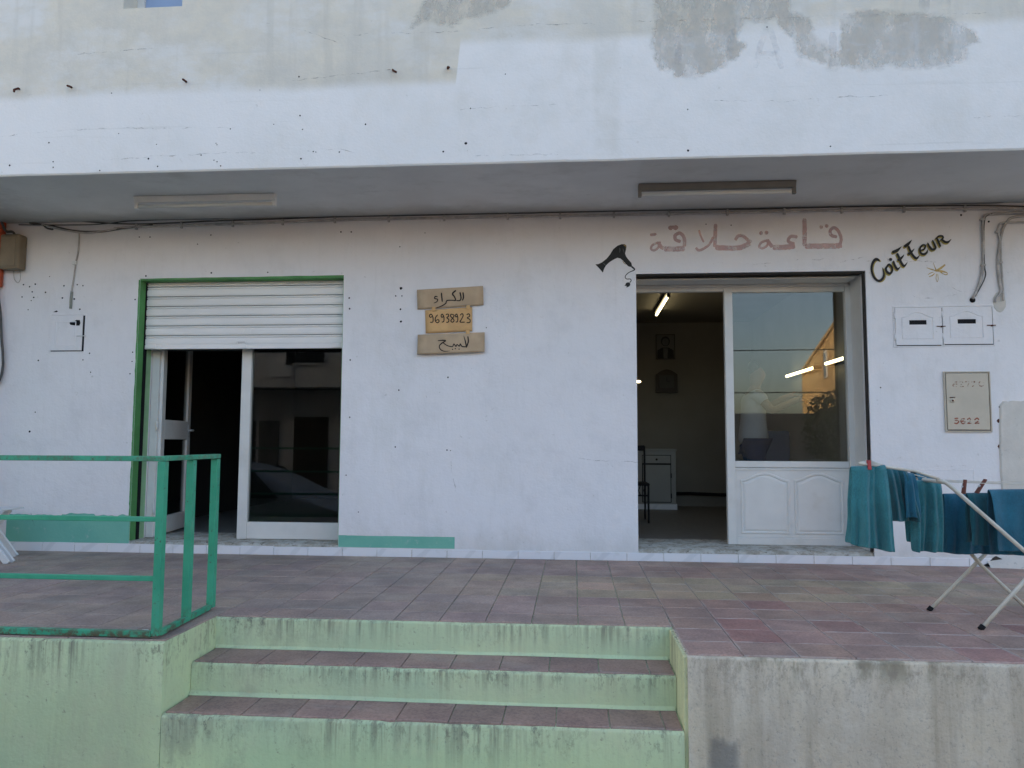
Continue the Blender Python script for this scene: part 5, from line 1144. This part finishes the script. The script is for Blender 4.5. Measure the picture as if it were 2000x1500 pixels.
for bx_ in ((-8.6, -8.3, .9, 1.5), (-8.15, -7.6, .2, 1.5), (-7.7, -7.5, -.1, .2)): MB().box(bx_[0], bx_[1], -12.198, -12.17, bx_[2], bx_[3]).build('poster', M['photo_mid'], wh)
oh = empty('ochre_house', (9.5, -16, Z_ST)); tag(oh, 'sunlit ochre house across the street reflected in the right window', 'house')
na, fb = W(1668, 590, 16), W(1566, 728, 40); yr = lambda v: 2 * .373 - v.y
A_, B_ = Vector((na.x, yr(na), 0)), Vector((fb.x, yr(fb), 0)); zt_h = (na.z + fb.z) / 2 + .05
mb = MB(); foot = [A_, B_, B_ + Vector((9, 0, 0)), A_ + Vector((9, 0, 0))]
mb.hexa([(v.x, v.y, Z_ST) for v in foot], [(v.x, v.y, zt_h) for v in foot]); mb.build('wall', M['house_ochre'], oh)
foot2 = [v + Vector((-.06 if i_ < 2 else .06, .06 if i_ in (0, 3) else -.06, 0)) for i_, v in enumerate(foot)]
mb = MB(); mb.hexa([(v.x, v.y, zt_h + .002) for v in foot2], [(v.x, v.y, zt_h + .14) for v in foot2]); mb.build('parapet', M['house_ochre'], oh)
d_ = (B_ - A_).normalized(); nn_ = Vector((d_.y, -d_.x, 0)); nn_ = nn_ if nn_.x < 0 else -nn_
for t_, zz in ((2.2, 3.6), (9.0, 3.6)):
    c_ = A_ + d_ * t_; q_ = [c_ - d_ * .5, c_ + d_ * .5]
    f_ = MB().hexa([(v.x, v.y, z) for v, z in ((q_[0], zz), (q_[1], zz), (q_[1], zz + 1.1), (q_[0], zz + 1.1))], [(v.x + nn_.x * .06, v.y + nn_.y * .06, z) for v, z in ((q_[0], zz), (q_[1], zz), (q_[1], zz + 1.1), (q_[0], zz + 1.1))]).build('window', M['frame'], oh)
    q_ = [c_ - d_ * .42, c_ + d_ * .42]
    MB().hexa([(v.x + nn_.x * .03, v.y + nn_.y * .03, z) for v, z in ((q_[0], zz + .08), (q_[1], zz + .08), (q_[1], zz + 1.02), (q_[0], zz + 1.02))], [(v.x + nn_.x * .065, v.y + nn_.y * .065, z) for v, z in ((q_[0], zz + .08), (q_[1], zz + .08), (q_[1], zz + 1.02), (q_[0], zz + 1.02))]).build('pane', M['car_glass'], f_)
o = MB().box(-4.85, 6.9, -13.4, -13.15, Z_ST, 1.75).build('garden_wall', M['garden'], None, bevel=.02); tag(o, 'grey garden wall across the street reflected in the right window', 'wall')
sh_ = empty('shrub', (6.3, -12.4, Z_ST)); tag(sh_, 'dark leafy shrub by the garden wall reflected in the right window', 'shrub')
MB().tube([(6.3, -12.4, Z_ST), (6.35, -12.4, .6), (6.2, -12.4, 1.6)], [.07, .05, .03], 8).build('stem', M['dark_wood'], sh_)
mb = MB()
for i in range(900):
    v = Vector((random.gauss(0, 1), random.gauss(0, 1), random.gauss(0, 1))).normalized() * random.uniform(.3, 1) ** .5
    c_ = Vector((6.45 + v.x * .75, -12.4 + v.y * .5, 1.3 + v.z * 1.0)); t1 = Vector((random.gauss(0, 1), random.gauss(0, 1), random.gauss(0, 1))).normalized(); t2 = t1.orthogonal().normalized()
    mb.face([c_ - t1 * .09, c_ + t2 * .035, c_ + t1 * .09, c_ - t2 * .035])
mb.build('foliage', M['leaf'], sh_, fix=False)
for z, lab in ((3.15, 'upper overhead wire reflected in the right window'), (2.15, 'lower overhead wire reflected in the right window')):
    o = MB().tube([(-40, -11, z + .8), (-10, -11, z + .1), (4, -11, z), (12, -11, z + .05), (40, -11, z + .8)], .012, 6).build('overhead_wire', M['black'], None); tag(o, lab, 'wire')
# parked car just left of the frame, reflected in the left shop window
car = empty('parked_car', (-5.1, -4.55, Z_ST - .12)); tag(car, 'silver car parked by the terrace, reflected in the left shop window', 'car')
zc = Z_ST - .12
prof = [(-2.1, .45, .62, .62), (-2.0, .35, .80, .80), (-1.6, .32, .90, .92), (-1.2, .30, .92, 1.34), (-.6, .30, .92, 1.46), (.2, .30, .92, 1.46), (.75, .30, .92, 1.24), (1.2, .32, .90, .94), (1.8, .34, .80, .80), (2.08, .42, .58, .58)]
rings = []
for x, zl, zm, zr_ in prof:
    hw = .82 - .12 * max(0, abs(x) - 1.6) / .5; rw = hw - (.26 if zr_ > zm + .05 else .02)
    rings.append([(-5.1 + x, -4.55 + s_ * h, zc + z) for s_, h, z in ((-1, hw - .06, zl), (-1, hw, (zl + zm) / 2), (-1, hw - .03, zm), (-1, rw, zr_ - .03), (-1, rw - .12, zr_), (1, rw - .12, zr_), (1, rw, zr_ - .03), (1, hw - .03, zm), (1, hw, (zl + zm) / 2), (1, hw - .06, zl))])
mb = MB(); mb.loft(rings, 0, True); mb.face(rings[0]); mb.face(list(reversed(rings[-1]))); o = mb.build('body', M['car_paint'], car, True); o.modifiers.new('s', 'SUBSURF').render_levels = 1
for s_ in (-1, 1):
    for (xa, xb, za, zb2, xa2, xb2) in ((-1.30, -.42, .95, 1.36, -1.02, -.42), (-.36, .88, .95, 1.37, -.36, .38)):
        yb, yt = -4.55 + s_ * .80, -4.55 + s_ * .60
        MB().hexa([(-5.1 + xa, yb, zc + za), (-5.1 + xb, yb, zc + za), (-5.1 + xb2, yt, zc + zb2), (-5.1 + xa2, yt, zc + zb2)], [(-5.1 + xa, yb + s_ * .012, zc + za), (-5.1 + xb, yb + s_ * .012, zc + za), (-5.1 + xb2, yt + s_ * .012, zc + zb2), (-5.1 + xa2, yt + s_ * .012, zc + zb2)]).build('side_window', M['car_glass'], car)
    for x in (-1.3, 1.32):
        wv_ = MB().tube([(-5.1 + x, -4.55 + s_ * .60, zc + .31), (-5.1 + x, -4.55 + s_ * .84, zc + .31)], .31, 24).build('wheel', M['rubber'], car); MB().tube([(-5.1 + x, -4.55 + s_ * .84, zc + .31), (-5.1 + x, -4.55 + s_ * .85, zc + .31)], .19, 18).build('rim', M['silver'], wv_)
